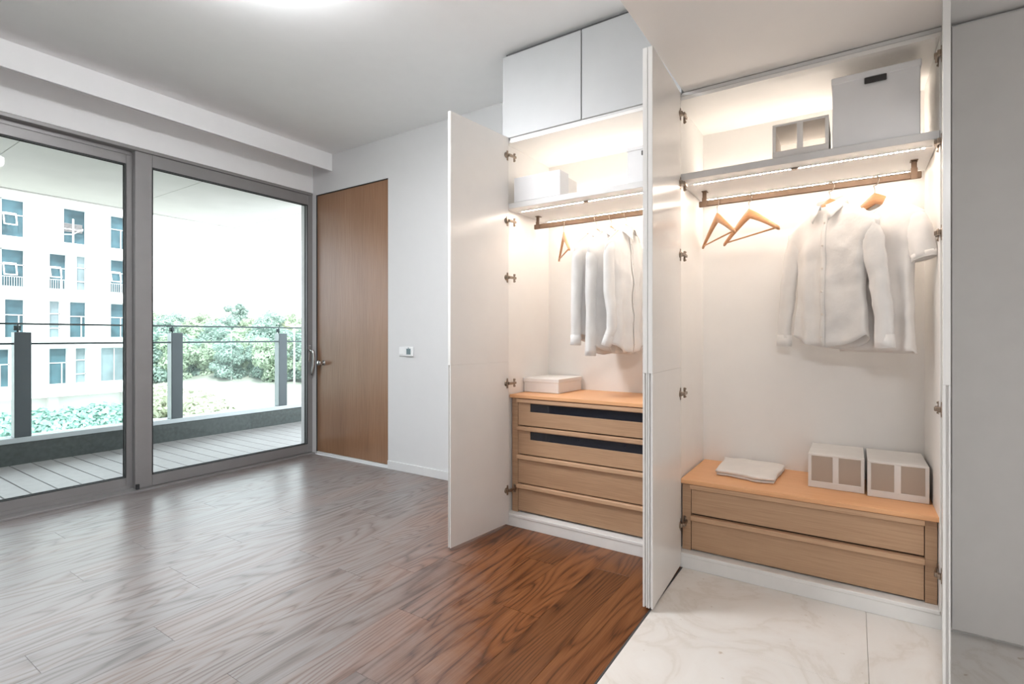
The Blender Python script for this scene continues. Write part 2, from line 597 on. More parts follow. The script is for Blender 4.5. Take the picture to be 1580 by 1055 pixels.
tag(bx((X_R, Y_R - .15, -.1), (X_R + .15, YB, ZD)).build('wall_right', 'wall_paint', None, (X_R, 0, 0)), 'white wall at the right end of the entry', 'wall', kind='structure')
tag(bx((-4.44, Y_R - .15, -.1), (X_R, Y_R, ZC)).build('wall_rear', 'wall_paint', None, (0, Y_R, 0)), 'white wall opposite the wardrobes', 'wall', kind='structure')
# curtain fascia hanging from the ceiling along the glass door
fa = MB().box((-4.168, Y_R, 2.728), (-4.145, YB, ZC), .002)
tag(fa.build('trim_2', 'brightened_white', None, (-4.15, 0, ZC)), 'white curtain fascia board hanging along the glass door', 'curtain fascia', kind='structure')
# baseboard
bb = tag(MB().box((DX1 + .003, YB - .012, 0), (-1.80, YB, 0.070), .002).build('baseboard_back', 'wall_paint', None, (-2.6, YB, 0)), 'white baseboard between wooden door and left wardrobe', 'baseboard', kind='structure')

# ------------------------------------------------------------------ wooden door
door = empty('door_1', (DX0, YB, 0), label='tall flush brown wood veneer door beside the glass door', cat='door', kind='structure')
bx((DX0 + .006, YB + .012, 0.028), (DX1 - .006, YB + .055, DZ - .006), .002).build('leaf', 'door_veneer', door)
fr = MB()
fr.box((DX0, YB + .004, 0), (DX0 + .005, YB + .09, DZ))
fr.box((DX1 - .005, YB + .004, 0), (DX1, YB + .09, DZ))
fr.box((DX0, YB + .004, DZ - .005), (DX1, YB + .09, DZ))
fr.build('frame', 'frame_dark', door)
tag(bx((DX0 + .005, YB + .002, 0), (DX1 - .005, YB + .06, .024), .002).build('threshold', 'plastic_white', door), 'white strip under the door')
kb = MB()
prof = [(0, .024), (.006, .024), (.008, .011), (.035, .010), (.042, .021), (.055, .026), (.066, .022), (.072, .008)]
kx, kz = -4.285, .895
kb.loft([[(kx + r * math.cos(2 * PI * k / 20), YB + .012 - d, kz + r * math.sin(2 * PI * k / 20)) for k in range(20)] for d, r in prof], cap=True)
tag(kb.build('knob', 'steel', door), 'round steel door knob')

# ------------------------------------------------------------------ sliding glass door
win = empty('window_1', (XG, .9, 0), label='grey metal framed sliding glass door to the balcony', cat='glass door', kind='structure')
Z0, Z1 = .012, 2.548
fr = MB()
fr.box((-4.62, -1.5, 2.535), (-4.445, 3.2, 2.562), .002)
fr.box((-4.62, -1.5, -.05), (-4.405, 3.2, .012), .002)
fr.box((-4.62, 3.185, 0), (-4.455, 3.2, 2.56))
fr.box((-4.62, -1.5, 0), (-4.445, -1.46, 2.56))
fr.box((-4.515, -1.46, .012), (-4.507, 1.64, .035))
fr.box((-4.515, -1.46, 2.505), (-4.507, 1.64, 2.54))
fr.build('frame', 'frame_metal', win)
def sash(y0, y1, xf, sl, sr, name='sash'):
    zt, zb = 2.437, .098
    m = MB()
    xb = xf - .045
    m.box((xb, y0, .014), (xf, y0 + sl, 2.533), .003)
    m.box((xb, y1 - sr, .014), (xf, y1, 2.533), .003)
    m.box((xb, y0 + sl, zt), (xf, y1 - sr, 2.533), .003)
    m.box((xb, y0 + sl, .014), (xf, y1 - sr, zb), .003)
    o = m.build(name, 'frame_metal', win)
    g = MB()
    for x in (xf - .004, xb + .004):
        g.box((x - .004, y0 + sl, zb), (x + .004, y0 + sl + .006, zt))
        g.box((x - .004, y1 - sr - .006, zb), (x + .004, y1 - sr, zt))
        g.box((x - .004, y0 + sl + .006, zt - .006), (x + .004, y1 - sr - .006, zt))
        g.box((x - .004, y0 + sl + .006, zb), (x + .004, y1 - sr - .006, zb + .006))
    g.build('gasket', 'rubber', o)
    MB().box((xf - .026, y0 + sl - .01, zb - .01), (xf - .018, y1 - sr + .01, zt + .01)).build('pane', 'window_glass', o)
    return o
s1 = sash(1.648, 3.186, XG, .113, .083)
s2 = sash(.06, 1.66, XG - .065, .095, .045)
s3 = sash(-1.46, .10, XG, .095, .095)
h = MB()
h.box((XG, 3.112, .905), (XG + .006, 3.128, 1.062), .002)
tag(h.build('handle_plate', 'steel', s1), 'slim steel handle plate')
h = MB()
hp = [(XG + .004, 3.120, 1.015), (XG + .030, 3.122, 1.017), (XG + .048, 3.126, 1.005), (XG + .054, 3.130, .97), (XG + .056, 3.132, .92), (XG + .053, 3.130, .87), (XG + .045, 3.127, .82), (XG + .036, 3.124, .775)]
h.tube(hp, [.012, .014, .014, .013, .013, .013, .013, .012], 10)
tag(h.build('handle', 'steel', s1), 'curved steel lever handle')
tag(bx((XG + .0005, 1.650, .012), (XG + .018, 1.672, .050), .002).build('bumper', 'rubber', s1), 'small black stop')

# ------------------------------------------------------------------ ceiling lamps
def ceiling_lamp(name, x, y, z, r0, label, h=1.0):
    lamp = empty(name, (x, y, z), label=label, cat='lamp')
    circ = lambda r, d: [(x + r * math.cos(2 * PI * k / 48), y + r * math.sin(2 * PI * k / 48), z - d) for k in range(48)]
    MB().loft([circ(r, d) for d, r in [(0, r0 - .015), (0, r0 + .005), (.02, r0 + .005), (.022, r0 - .008)]]).build('rim', 'plastic_white', lamp)
    MB().loft([circ(r, d * h) for d, r in [(.010, r0 - .010), (.042, r0 - .014), (.056, r0 - .05), (.064, r0 * .5), (.066, .01)]], cap=True).build('diffuser', 'lamp_diffuser', lamp)
    return lamp
ceiling_lamp('ceiling_lamp', -2.14, 1.17, ZC, .30, 'round white ceiling lamp cut by the top edge of the photo', 1.6)
ceiling_lamp('ceiling_lamp.001', .25, -.85, ZD, .26, 'round white lamp on the dropped entry ceiling')

# ------------------------------------------------------------------ wall controls
sw = empty('light_switch', (-3.205, YB, .98), label='small white rocker switch on the wall, left of the thermostat', cat='switch')
bx((-3.243, YB - .009, .983), (-3.163, YB, 1.063), .003).build('plate', 'plastic_white', sw)
bx((-3.236, YB - .013, .996), (-3.176, YB - .008, 1.056), .002).build('rocker', 'plastic_white', sw)
th = empty('thermostat', (-3.118, YB, .98), label='small white wall thermostat with a grey display', cat='thermostat')
bx((-3.160, YB - .016, .981), (-3.073, YB, 1.063), .004).build('housing', 'plastic_white', th)
tag(bx((-3.147, YB - .018, 0.998), (-3.098, YB - .0155, 1.047), .001).build('display', 'screen', th), 'grey display')
bx((-3.128, YB - .018, 1.049), (-3.116, YB - .0155, 1.055)).build('button', 'screen', th)

# ------------------------------------------------------------------ wardrobes
def hinge_mesh():
    """local: x along the door from the hinge line, y = inner side of the door, z up"""
    m = MB()
    m.box((.006, 0, -.030), (.020, .003, .030), .001)                    # plate on the door
    m.loft([[(.024 + .017 * math.cos(2 * PI * k / 16), d, .017 * math.sin(2 * PI * k / 16)) for k in range(16)] for d in (0, .002)], cap=True)
    m.box((.010, .002, -.010), (.032, .014, .010), .002)
    m.box((-.016, .010, -.008), (.018, .024, .008), .003)                 # arm
    m.box((-.052, .012, -.007), (-.012, .021, .007), .002)
    m.box((-.050, .002, -.026), (-.040, .013, .026), .002)                # cross plate on the side panel
    for z in (-.020, .020):
        m.loft([[(-.045 + .004 * math.cos(2 * PI * k / 8), d, z + .004 * math.sin(2 * PI * k / 8)) for k in range(8)] for d in (.012, .016)], cap=True)
    return m
HM = hinge_mesh().mesh('hinge', 'hinge_steel')
hm2 = hinge_mesh()
hm2.v = [(x, -y, z) for x, y, z in hm2.v]
hm2.f = [tuple(reversed(f)) for f in hm2.f]
HM2 = hm2.mesh('hinge', 'hinge_steel')

def wardrobe_door(parent, hx, hy, ang, length, inner, zs, z0=.014, z1=2.362, grooved=True):
    """a door leaf turned about its hinge line; inner = +1: inner face towards local +y"""
    t = .020
    e = empty('door', (hx - parent.location.x, hy - parent.location.y, 0), ang)
    bpy.data.objects.remove(e)
    m = MB()
    y0, y1 = (-t, 0) if inner > 0 else (0, t)
    zg = .995
    if grooved:
        m.box((0, y0, zg), (length, y1, z1), .0015)
        # finger groove cut in the free edge below mid height
        yo, yi = (y0, y1) if inner > 0 else (y1, y0)
        s = 1 if inner > 0 else -1
        L = length
        poly = [(0, yo), (L - .002, yo), (L, yo + s * .002), (L, yo + s * .0055), (L - .012, yo + s * .0065), (L - .012, yo + s * .0115), (L - .001, yo + s * .0125), (L - .001, yi), (0, yi)]
        if s < 0: poly = poly[::-1]
        m.prism(poly, z0, zg)
    else:
        m.box((0, y0, z0), (length, y1, z1), .0015)
    o = bpy.data.objects.new('door', m.mesh('door', 'lacquer'))
    COL.objects.link(o)
    o.parent = parent
    o.location = Vector((hx, hy, 0)) - wloc(parent)
    o.rotation_euler = (0, 0, ang)
    for z in zs:
        q = bpy.data.objects.new('hinge', HM if inner > 0 else HM2)
        COL.objects.link(q)
        q.parent = o
        q.location = (0, 0, z)
    return o

HZ = [2.252, 1.91, 1.555, .866, .218]
HZL = [2.249, 1.851, 1.508, .866, .217]

def led_strip(parent, x0, x1, y, z, down=True, mat='led_chip'):
    """aluminium tape with a row of warm LED chips"""
    m = MB()
    dz = -1 if down else 1
    m.box((x0 - .02, y - .006, z), (x1 + .02, y + .006, z + dz * .004), 0, 0)
    n = int((x1 - x0) / .0175)
    for k in range(n):
        x = x0 + (k + .5) * (x1 - x0) / n
        zz = z + dz * .0045
        q = [(x - .0048, y - .0035, zz), (x + .0048, y - .0035, zz), (x + .0048, y + .0035, zz), (x - .0048, y + .0035, zz)]
        m.add(q, [(0, 3, 2, 1) if down else (0, 1, 2, 3)], 1)
    o = m.build('led_strip', ['plastic_white', mat], parent)
    return tag(o, 'row of glowing warm white LEDs')

def wardrobe(name, xl, xr, label, shelf=True, group=None):
    w = empty(name, ((xl + xr) / 2, YW, 0), label=label, cat='wardrobe')
    t = .018
    bx((xl - t, YW, .0), (xl, YB - .003, 2.345), .001).build('side_panel', 'melamine', w)
    bx((xr, YW, .0), (xr + t, YB - .003, 2.345), .001).build('side_panel', 'melamine', w)
    bx((xl, YB - .012, .058), (xr, YB - .003, 2.33), 0).build('back_panel', 'melamine', w)
    bx((xl, YW, 2.327), (xr, YB - .012, 2.345), .001).build('top_panel', 'melamine', w)
    bx((xl, YW - .004, .058), (xr, YB - .012, .074), .0015).build('bottom_panel', 'plinth_white', w)
    bx((xl - t + .001, YW - .001, 0), (xr + t - .001, YW + .015, .057), .001).build('plinth', 'plinth_white', w)
    bx((xl - t + .001, YW + .006, 2.348), (xr + t - .001, YW + .03, 2.366), .001).build('top_trim', 'shelf_grey', w)
    if shelf:
        sh = bx((xl + .001, YW - .002, 1.927), (xr - .001, YB - .075, 1.960), .0015).build('shelf', 'shelf_grey', w)
        mid = (xl + xr) / 2
        led_strip(sh, xl + .055, mid - .012, 2.70, 1.927)
        led_strip(sh, mid + .012, xr - .035, 2.70, 1.927)
        led_strip(sh, xl + .045, xr - .045, 3.045, 1.927, mat='led_chip_soft')
        led_strip(sh, xl + .02, xr - .02, 3.060, 1.960, down=False, mat='led_chip_soft')
        c = MB()
        c.box((mid - .010, 2.690, 1.918), (mid + .010, 2.710, 1.9265), .001)
        c.box((mid - .016, 2.694, 1.921), (mid + .016, 2.698, 1.9265))
        tag(c.build('cable_joiner', 'wire', sh), 'small dark joiner between two LED strips')
        # clothes rail on two brackets
        ra = bx((xl + .040, 2.8725, 1.846), (xr - .033, 2.8875, 1.876), .003).build('clothes_rail', 'bronze', w)
        for x in (xl + .070, xr - .060):
            b = MB()
            b.box((x - .010, 2.868, 1.876), (x + .010, 2.8765, 1.927), .001)
            b.box((x - .012, 2.866, 1.843), (x + .012, 2.8725, 1.892), .001)
            b.box((x - .014, 2.860, 1.9235), (x + .014, 2.90, 1.927), .001)
            b.build('bracket', 'bronze', ra)
    return w

XL0, XL1 = -1.770, -.782
XR0, XR1 = -.733, .285
wl = wardrobe('wardrobe', XL0, XL1, 'open white wardrobe with four wooden drawers and three hanging shirts')
wardrobe_door(wl, -1.750, YW - .004, R(-96.0), .487, 1, HZL)
wardrobe_door(wl, -.7585, YW - .004, R(-87.6), .497, -1, HZ)
wr = wardrobe('wardrobe.001', XR0, XR1, 'open white wardrobe with two wooden drawers, empty hangers and large grey box')
wardrobe_door(wr, -.7150, YW - .004, R(-87.7), .497, 1, HZ)
wardrobe_door(wr, .290, YW - .004, R(-96.1), .487, -1, HZ)
# the closed wardrobe at the right edge
wc = empty('wardrobe.002', (.82, YW, 0), label='closed wardrobe, its shade painted beige-grey, at the right edge of the photo', cat='wardrobe')
bx((.318, YW + .02, .0), (1.32, YB - .003, 2.345)).build('carcass', 'melamine', wc)
bx((.320, YW - .004, .016), (.818, YW + .016, 2.350), .0015).build('door', 'closed_door_shaded', wc)
bx((.822, YW - .004, .016), (1.32, YW + .016, 2.350), .0015).build('door', 'closed_door_shaded', wc)
bx((.322, YW + .02, 2.346), (1.32, YW + .035, 2.366), .001).build('top_trim', 'shelf_grey', wc)
# overhead cabinet on the left wardrobe
oc = empty('overhead_cabinet', (-1.262, YW, 2.355), label='white two-door overhead cabinet on top of the left wardrobe', cat='cabinet')
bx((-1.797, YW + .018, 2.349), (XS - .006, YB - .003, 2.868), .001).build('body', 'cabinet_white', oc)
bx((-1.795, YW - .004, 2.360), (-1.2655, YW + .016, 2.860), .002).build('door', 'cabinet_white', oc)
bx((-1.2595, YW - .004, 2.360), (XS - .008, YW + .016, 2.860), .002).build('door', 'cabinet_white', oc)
tag(bx((-1.79, YW + .03, 2.868), (XS - .006, YB - .003, 2.889)).build('gap_shade', 'shadow_gap', oc), 'dark strip painting the shade of the gap under the ceiling')  # solid dark box colours in the shade of the gap

# ------------------------------------------------------------------ drawer chests
def chest(name, x0, x1, ztop, lines, label, glass_rows=0, dx0=.045, dx1=.042):
    c = empty(name, ((x0 + x1) / 2, 2.90, .0745), label=label, cat='drawers')
    yf = 2.655
    zb = .0745
    bx((x0 - .004, yf - .018, ztop - .020), (x1 + .004, YB - .013, ztop), .0015).build('top_board', 'top_oak', c)
    bx((x0, yf + .004, zb), (x0 + dx0 - .003, YB - .014, ztop - .0205), .001).build('side_panel', 'drawer_oak', c)
    bx((x1 - dx1 + .003, yf + .004, zb), (x1, YB - .014, ztop - .0205), .001).build('side_panel', 'drawer_oak', c)
    bx((x0 + dx0 - .003, yf + .03, zb), (x1 - dx1 + .003, YB - .014, ztop - .0205)).build('carcass', 'substrate', c)
    a, b = x0 + dx0, x1 - dx1
    for k, (zt, zl) in enumerate(lines):
        m = MB()
        gz = (zt - .070, zt - .025)
        if k < glass_rows:
            g0, g1 = a + .085, b - .085
            z0g = zt - .079
            z1g = zt - .029
            m.box((a, yf + .004, zl), (b, yf + .022, z0g), .001)
            m.box((a, yf + .004, z0g), (g0, yf + .022, zt - .021), .001)
            m.box((g1, yf + .004, z0g), (b, yf + .022, zt - .021), .001)
            m.box((g0, yf + .004, z1g), (g1, yf + .022, zt - .021), .0005)
        else:
            m.box((a, yf + .004, zl), (b, yf + .022, zt - .021), .001)
        d = m.build('drawer', 'drawer_oak', c)
        bx((a - .003, yf - .013, zt - .024), (b + .003, yf + .022, zt - .001), .002).build('pull_rail', 'lit_rail_oak', d)
        if k < glass_rows:
            tag(bx((g0, yf + .008, z0g), (g1, yf + .014, z1g)).build('glass_inset', 'smoked_glass', d), 'dark smoked glass strip')
    return c
chest('drawer_chest', -1.758, -.790, .795, [(.772, .609), (.603, .434), (.428, .256), (.250, .086)], 'oak chest of four drawers, two glass-fronted, in the left wardrobe', 2)
chest('drawer_chest.001', -.722, .282, .432, [(.411, .262), (.254, .082)], 'wide low oak chest of two drawers in the right wardrobe', 0)

# ------------------------------------------------------------------ hangers
RAILY, RAILZ = 2.88, 1.861

def hang_z(a):
    return -.074 + (-.196 + .074) * (a ** 1.12) - .004
def hang_h(a):
    return .034 * (1 - a) ** 1.5 + .021
def hanger_parts(root):
    """local: x along the shoulders, origin on the rail centre line"""
    zc, ze, hw = -.074, -.196, .225
    m = MB()
    prof = []
    n = 14
    for k in range(-n, n + 1):
        u = k / n
        a = abs(u)
        z = hang_z(a)
        hgt = hang_h(a)
        if a > .93: hgt *= .85
        th = .0075 - .0015 * a
        bow = 0.0
        x = u * hw
        prof.append([(x, -th + bow, z), (x, -th * .6 + bow, z + hgt * .42), (x, th * .6 + bow, z + hgt * .42), (x, th + bow, z), (x, th * .8 + bow, z - hgt * .5), (x, -th * .8 + bow, z - hgt * .5)])
    m.loft(prof, cap=True)
    m.local('shoulder_bar', 'hanger_beech', root)
    m = MB()
    m.tube([(-hw * .93, 0, ze + .002), (hw * .93, 0, ze + .002)], .0045, 8)
    m.local('trouser_bar', 'hanger_beech', root)
    m = MB()
    pts = [(0, 0, zc + .004), (0, 0, -.038)]
    pts += [(.012 + .0 * k, 0, -.030 + 0 * k) for k in ()]
    r = .0215
    for k in range(13):
        a = R(-110 + k * 22.5)
        pts.append((-r * math.cos(a + PI / 2) * 1.0 if False else r * math.sin(a + R(90)) * -1 if False else r * math.cos(a), 0, r * math.sin(a) + .0))
    m.tube(pts[:2] + pts[2:], .0020, 6)
    m.local('hook', 'wire', root)

proto_h = None
def hanger(x, ang, label, group):
    global proto_h
    if proto_h is None:
        h = empty('coat_hanger', (0, 0, 0))
        hanger_parts(h)
        proto_h = h
    else:
        h = copy_tree(proto_h)
    h.location = (x, RAILY, RAILZ)
    h.rotation_euler = (0, 0, R(ang))
    tag(h, label, 'hanger', group)
    return h
hg = 'wooden hangers on the wardrobe rails'
hanger(-.599, -58, 'empty wooden hanger nearest the middle door on the right wardrobe rail', hg)
hanger(-.444, -47, 'empty wooden hanger beside the collared shirt on the right rail', hg)
hanger(-.090, -36, 'wooden hanger holding the white collared shirt on the right rail', hg)
hanger(.084, -45, 'wooden hanger holding the short-sleeved tee on the right rail', hg)
hanger(-1.515, -54, 'empty wooden hanger seen edge-on, left rail', hg)
hanger(-1.295, -98, 'wooden hanger of the back shirt next to the empty hanger, left rail', hg)
hanger(-1.199, -101, 'wooden hanger of the middle shirt of three, left rail', hg)
hanger(-1.106, -97, 'wooden hanger of the buttoned front shirt, left rail', hg)

# ------------------------------------------------------------------ garments
def wob(x, y, z, s=1.0, seed=0.0):
    return mnoise.noise(Vector((x * s + seed * 7.1, y * s + seed * 3.3, z * s - seed * 5.7)))

def garment(name, mat, x, ang, label, cat, half=.218, length=.585, hem=.19, waist=.165, collar=True, sleeves=None, drop=0.0, seed=1.0, tails=.05, neckdrop=.0, buttons=6, flip=1, group=None, depth=.045):
    """local frame as for the hanger; front is local -y * flip"""
    g = empty(name, (x, RAILY, RAILZ), R(ang), label, cat, group)
    zn = -.088                        # neck base under the rail
    zsh = -.188
    nx = 44
    rows = 30
    front = -flip
    def zshoulder(ax):
        a = min(1, ax / .225)
        return hang_z(a) + hang_h(a) * .42 + .006 - max(0, ax - .225) * .8
    zb = zsh - length + .07
    def width(t):
        if t < .07:
            return half
        if t < .22:
            k = (t - .07) / .15
            return half + (waist * 1.06 - half) * (3 * k * k - 2 * k ** 3)
        if t < .6:
            k = (t - .22) / .38
            return waist * 1.06 + (waist - waist * 1.06) * math.sin(k * PI / 2)
        k = (t - .6) / .4
        return waist + (hem - waist) * k ** 1.2
    rings = []
    for j in range(rows + 1):
        t = j / rows
        w = width(t)
        d = (.014 + (depth - .014) * min(1, t / .30) ** .7)
        ring = []
        for k in range(2 * nx):
            a = 2 * PI * k / (2 * nx)
            c, s_ = math.cos(a), math.sin(a)
            xx = w * math.copysign(abs(c) ** .75, c)
            yy = d * math.copysign(abs(s_) ** .8, s_)
            isf = (yy * front > 0)
            ax0 = abs(half * math.copysign(abs(c) ** .75, c))
            zt = zshoulder(ax0)
            if ax0 < .062:
                dp = neckdrop if isf else .0
                zt = zn - .004 - dp * math.sqrt(max(0, 1 - (ax0 / .062) ** 2))
            zh = zb - tails * (max(0, 1 - (abs(xx) / w) ** 2.4)) - (0.012 if not isf else 0)
            z = zt + (zh - zt) * t
            fold = t ** .7 * .012 * math.sin(xx * 46 + seed * 2 + 1.6 * math.sin(xx * 13 + seed))
            fold += .014 * wob(xx, yy, z, 9, seed) * min(1, t * 5) + .006 * wob(xx, yy, z, 21, seed + 3) * min(1, t * 5)
            yy += fold * (1 if isf else .7)
            xx += .008 * wob(0, z * 2, 0, 5, seed + (1 if xx > 0 else 2)) * t
            ring.append((xx, yy, z))
        rings.append(ring)
    m = MB().loft(rings)
    body = m.local('body', mat, g)
    sd = body.modifiers.new('cloth', 'SOLIDIFY')
    sd.thickness = .0018
    sd.offset = 0
    # sleeves
    for sgn, path in (sleeves or {}).items():
        rr = []
        P = [Vector(p) for p, _ in path]
        for i_, (p, (ra, rb)) in enumerate(path):
            tdir = (P[min(i_ + 1, len(P) - 1)] - P[max(0, i_ - 1)]).normalized()
            n1 = Vector((0, 1, 0))
            n1 = (n1 - tdir * n1.dot(tdir)).normalized()
            n2 = tdir.cross(n1)
            ring = []
            for k in range(20):
                a = 2 * PI * k / 20
                q = Vector(p) + n2 * (ra * math.cos(a)) + n1 * (rb * math.sin(a))
                f = .006 * wob(q.x, q.y, q.z, 16, seed + 5 + sgn)
                q += (n2 * math.cos(a) + n1 * math.sin(a)) * f
                ring.append(q[:])
            rr.append(ring)
        # refine the tube so that it hangs in soft curves
        fine = []
        for i_ in range(len(rr) - 1):
            for s_ in range(4):
                u = s_ / 4
                rg = []
                for k in range(20):
                    v = Vector(rr[i_][k]).lerp(Vector(rr[i_ + 1][k]), u)
                    f = .005 * wob(v.x, v.y, v.z, 24, seed + 9)
                    rg.append((v.x + f, v.y + f, v.z))
                fine.append(rg)
        fine.append(rr[-1])
        so = MB().loft(fine).local('sleeve', mat, g)
        sd = so.modifiers.new('cloth', 'SOLIDIFY')
        sd.thickness = .0018
        ce = path[-1]
        cu = []
        p, (ra, rb) = ce
        tdir = (P[-1] - P[-2]).normalized()
        n1 = Vector((0, 1, 0)); n1 = (n1 - tdir * n1.dot(tdir)).normalized(); n2 = tdir.cross(n1)
        cl = .052 if collar else .020
        for off, ex in ((-cl, .000), (-cl, .003), (0.004, .0035), (0.006, .000)):
            cu.append([(Vector(p) + tdir * off + n2 * ((ra + ex) * math.cos(2 * PI * k / 20)) + n1 * ((rb + ex) * math.sin(2 * PI * k / 20)))[:] for k in range(20)])
        MB().loft(cu).local('cuff', mat, so)
    if collar:
        m = MB()
        rows_c = [[], [], [], []]
        for k in range(25):
            th = R(-168 + 336 * k / 24)               # 0 at the back of the neck
            bx_, by_ = .064 * math.sin(th), -front * .044 * math.cos(th)
            fr_ = (1 - math.cos(th)) / 2              # 1 at the front
            base = zn + .004 - .030 * fr_ ** 2
            top = zn + .044 - .050 * fr_ ** 1.6
            spread = .014 + .010 * fr_
            tip = max(0, (abs(math.degrees(th)) - 110) / 58) ** 1.5
            drop_ = .043 + .036 * tip
            nx_, ny_ = math.sin(th), -front * math.cos(th)
            rows_c[0].append((bx_, by_, base))
            rows_c[1].append((bx_ * .97, by_ * .97, top))
            rows_c[2].append((bx_ + nx_ * .006, by_ + ny_ * .006, top + .001))
            lat = math.copysign(.022 * tip, math.sin(th))
            rows_c[3].append((bx_ + nx_ * spread + lat, by_ + ny_ * spread, top - drop_))
        m.loft(rows_c, closed=False)
        co = m.local('collar', mat, g)
        sd = co.modifiers.new('cloth', 'SOLIDIFY')
        sd.thickness = .0025
        # placket following the front of the body
        m = MB()
        lf, rt = [], []
        for j in range(1, rows + 1):
            t = j / rows
            d = (.014 + (depth - .014) * min(1, t / .30) ** .7)
            zt = zn - .02
            zh = zb - tails
            z = zt + (zh - zt) * t
            for lst, xx in ((lf, -.014), (rt, .014)):
                fold = t ** .7 * .012 * math.sin(xx * 46 + seed * 2 + 1.6 * math.sin(xx * 13 + seed))
                fold += .014 * wob(xx, front * d, z, 9, seed) * min(1, t * 5) + .006 * wob(xx, front * d, z, 21, seed + 3) * min(1, t * 5)
                lst.append((xx, front * (d + .0045) + fold, z))
        m.loft([lf, [((a[0] + b[0]) / 2, (a[1] + b[1]) / 2 + front * .0015, a[2]) for a, b in zip(lf, rt)], rt], closed=False)
        pk = m.local('placket', mat, g)
        sd = pk.modifiers.new('cloth', 'SOLIDIFY')
        sd.thickness = .002
        for b in range(buttons):
            i_ = int((b + .5) * len(lf) / buttons)
            cx, cy, cz = 0, (lf[i_][1] + rt[i_][1]) / 2 + front * .003, lf[i_][2]
            q = MB().loft([[(cx + r * math.cos(2 * PI * k / 10), cy + front * dd, cz + r * math.sin(2 * PI * k / 10)) for k in range(10)] for dd, r in ((0, .005), (.0015, .005), (.002, .0035))], cap=True)
            q.local('button', 'button', pk)
    else:
        rg = []
        for dz, ex in ((.006, -.004), (.006, .003), (-.012, .004), (-.012, -.003)):
            ring = []
            for k in range(32):
                a = 2 * PI * k / 32
                ax0 = .062 * abs(math.cos(a))
                f_ = front * math.sin(a) > 0
                dp = neckdrop if f_ else 0
                zt = zn - .004 - dp * abs(math.sin(a))
                ring.append(((.062 + ex) * math.cos(a), (.014 + ex) * math.sin(a), zt + dz))
            rg.append(ring)
        MB().loft(rg).local('neck_rib', mat, g)
    return g

def sleeve(sgn, half, pts):
    return {sgn: pts}

def long_sleeves(half, swing=0.0, bend=0.0, y=0.0, low=0.0):
    out = {}
    for sg in (-1, 1):
        out[sg] = [((sg * (half - .050), 0, -.190), (.016, .013)),
                   ((sg * (half - .034), y * .1, -.210), (.036, .019)),
                   ((sg * (half - .028), y * .2, -.262), (.046, .023)),
                   ((sg * (half - .014 + swing * .3), y * .4, -.350), (.044, .024)),
                   ((sg * (half + .002 + swing * .5), y * .6, -.460), (.041, .024)),
                   ((sg * (half + .014 + swing * .8), y * .9 + bend, -.570), (.038, .023)),
                   ((sg * (half + .022 + swing), y + bend, -.670 - low * .5), (.037, .022)),
                   ((sg * (half + .026 + swing), y - bend, -.755 - low), (.038, .021))]
    return out

garment('shirt', 'shirt_cotton', -.090, -36, 'white long-sleeved buttoned shirt facing out on the right rail', 'shirt', half=.232, length=.585, hem=.188, waist=.165, sleeves=long_sleeves(.226, .004, 0, y=-.005), seed=1.3, tails=.055)
tee_s = {}
for sg in (-1, 1):
    tee_s[sg] = [((sg * .172, 0, -.196), (.014, .012)), ((sg * .192, 0, -.214), (.040, .022)), ((sg * .208, -.002, -.262), (.050, .028)), ((sg * .222, -.004, -.325), (.050, .031)), ((sg * .234, -.004, -.385), (.049, .032))]
garment('tee_shirt', 'tee_cotton', .084, -45, 'pale short-sleeved tee hanging behind the white shirt, right rail', 'tee shirt', half=.230, length=.655, hem=.200, waist=.182, collar=False, sleeves=tee_s, seed=4.1, tails=.0, neckdrop=.05)
garment('shirt.001', 'shirt_cotton', -1.295, -98, 'white shirt next to the empty hanger, furthest from the middle door', 'shirt', half=.232, length=.57, hem=.185, waist=.170, sleeves=long_sleeves(.222, -.03, .0, y=0), seed=7.7, tails=.05, flip=-1, group='white shirts on the left rail')
garment('shirt.002', 'shirt_cotton', -1.199, -101, 'middle white shirt of the three on the left rail', 'shirt', half=.232, length=.64, hem=.185, waist=.170, sleeves=long_sleeves(.222, -.04, .0, y=0, low=.06), seed=9.2, tails=.05, flip=-1, group='white shirts on the left rail')
garment('shirt.003', 'shirt_cotton', -1.106, -97, 'white shirt nearest the middle door with collar and placket showing', 'shirt', half=.232, length=.635, hem=.185, waist=.170, sleeves=long_sleeves(.222, -.05, .015, y=.0), seed=12.4, tails=.05, flip=-1, group='white shirts on the left rail')

# ------------------------------------------------------------------ boxes
def lidded_box(name, a, b, lid, mat, label, handle=None, rim=.004):
    c = empty(name, ((a[0] + b[0]) / 2, (a[1] + b[1]) / 2, a[2]), label=label, cat='box')
    bx(a, (b[0], b[1], b[2] - lid + .004), .003).build('body', mat, c)
    if lid:
        bx((a[0] - rim, a[1] - rim, b[2] - lid), (b[0] + rim, b[1] + rim, b[2]), .003).build('lid', mat, c)
    if handle:
        h0, h1 = handle
        tag(bx((h0[0], a[1] - rim - .006, h0[1]), (h1[0], a[1] - rim, h1[1]), .002).build('handle', 'tag_black', c), 'black grip tab')
    return c
ZS = 1.961
lidded_box('storage_box', (-.074, 2.622, ZS), (.226, 2.98, 2.262), .028, 'box_grey', 'large light grey lidded box with black grip on the right shelf', ((.040, 2.206), (.116, 2.232)))
lidded_box('storage_box.001', (-1.000, 2.622, ZS), (-.80, 2.95, 2.148), .020, 'box_grey', 'grey lidded box on the left shelf, half hidden by the middle door', ((-.920, 2.095), (-.86, 2.120)))
lidded_box('storage_box.002', (-1.716, 2.615, ZS), (-1.400, 2.725, 2.106), 0, 'box_grey', 'plain grey open box at the left end of the left shelf')
lidded_box('storage_box.003', (-1.700, 2.735, ZS), (-1.408, 2.850, 2.090), 0, 'fabric_white', 'cream box standing behind the plain grey box on the left shelf')
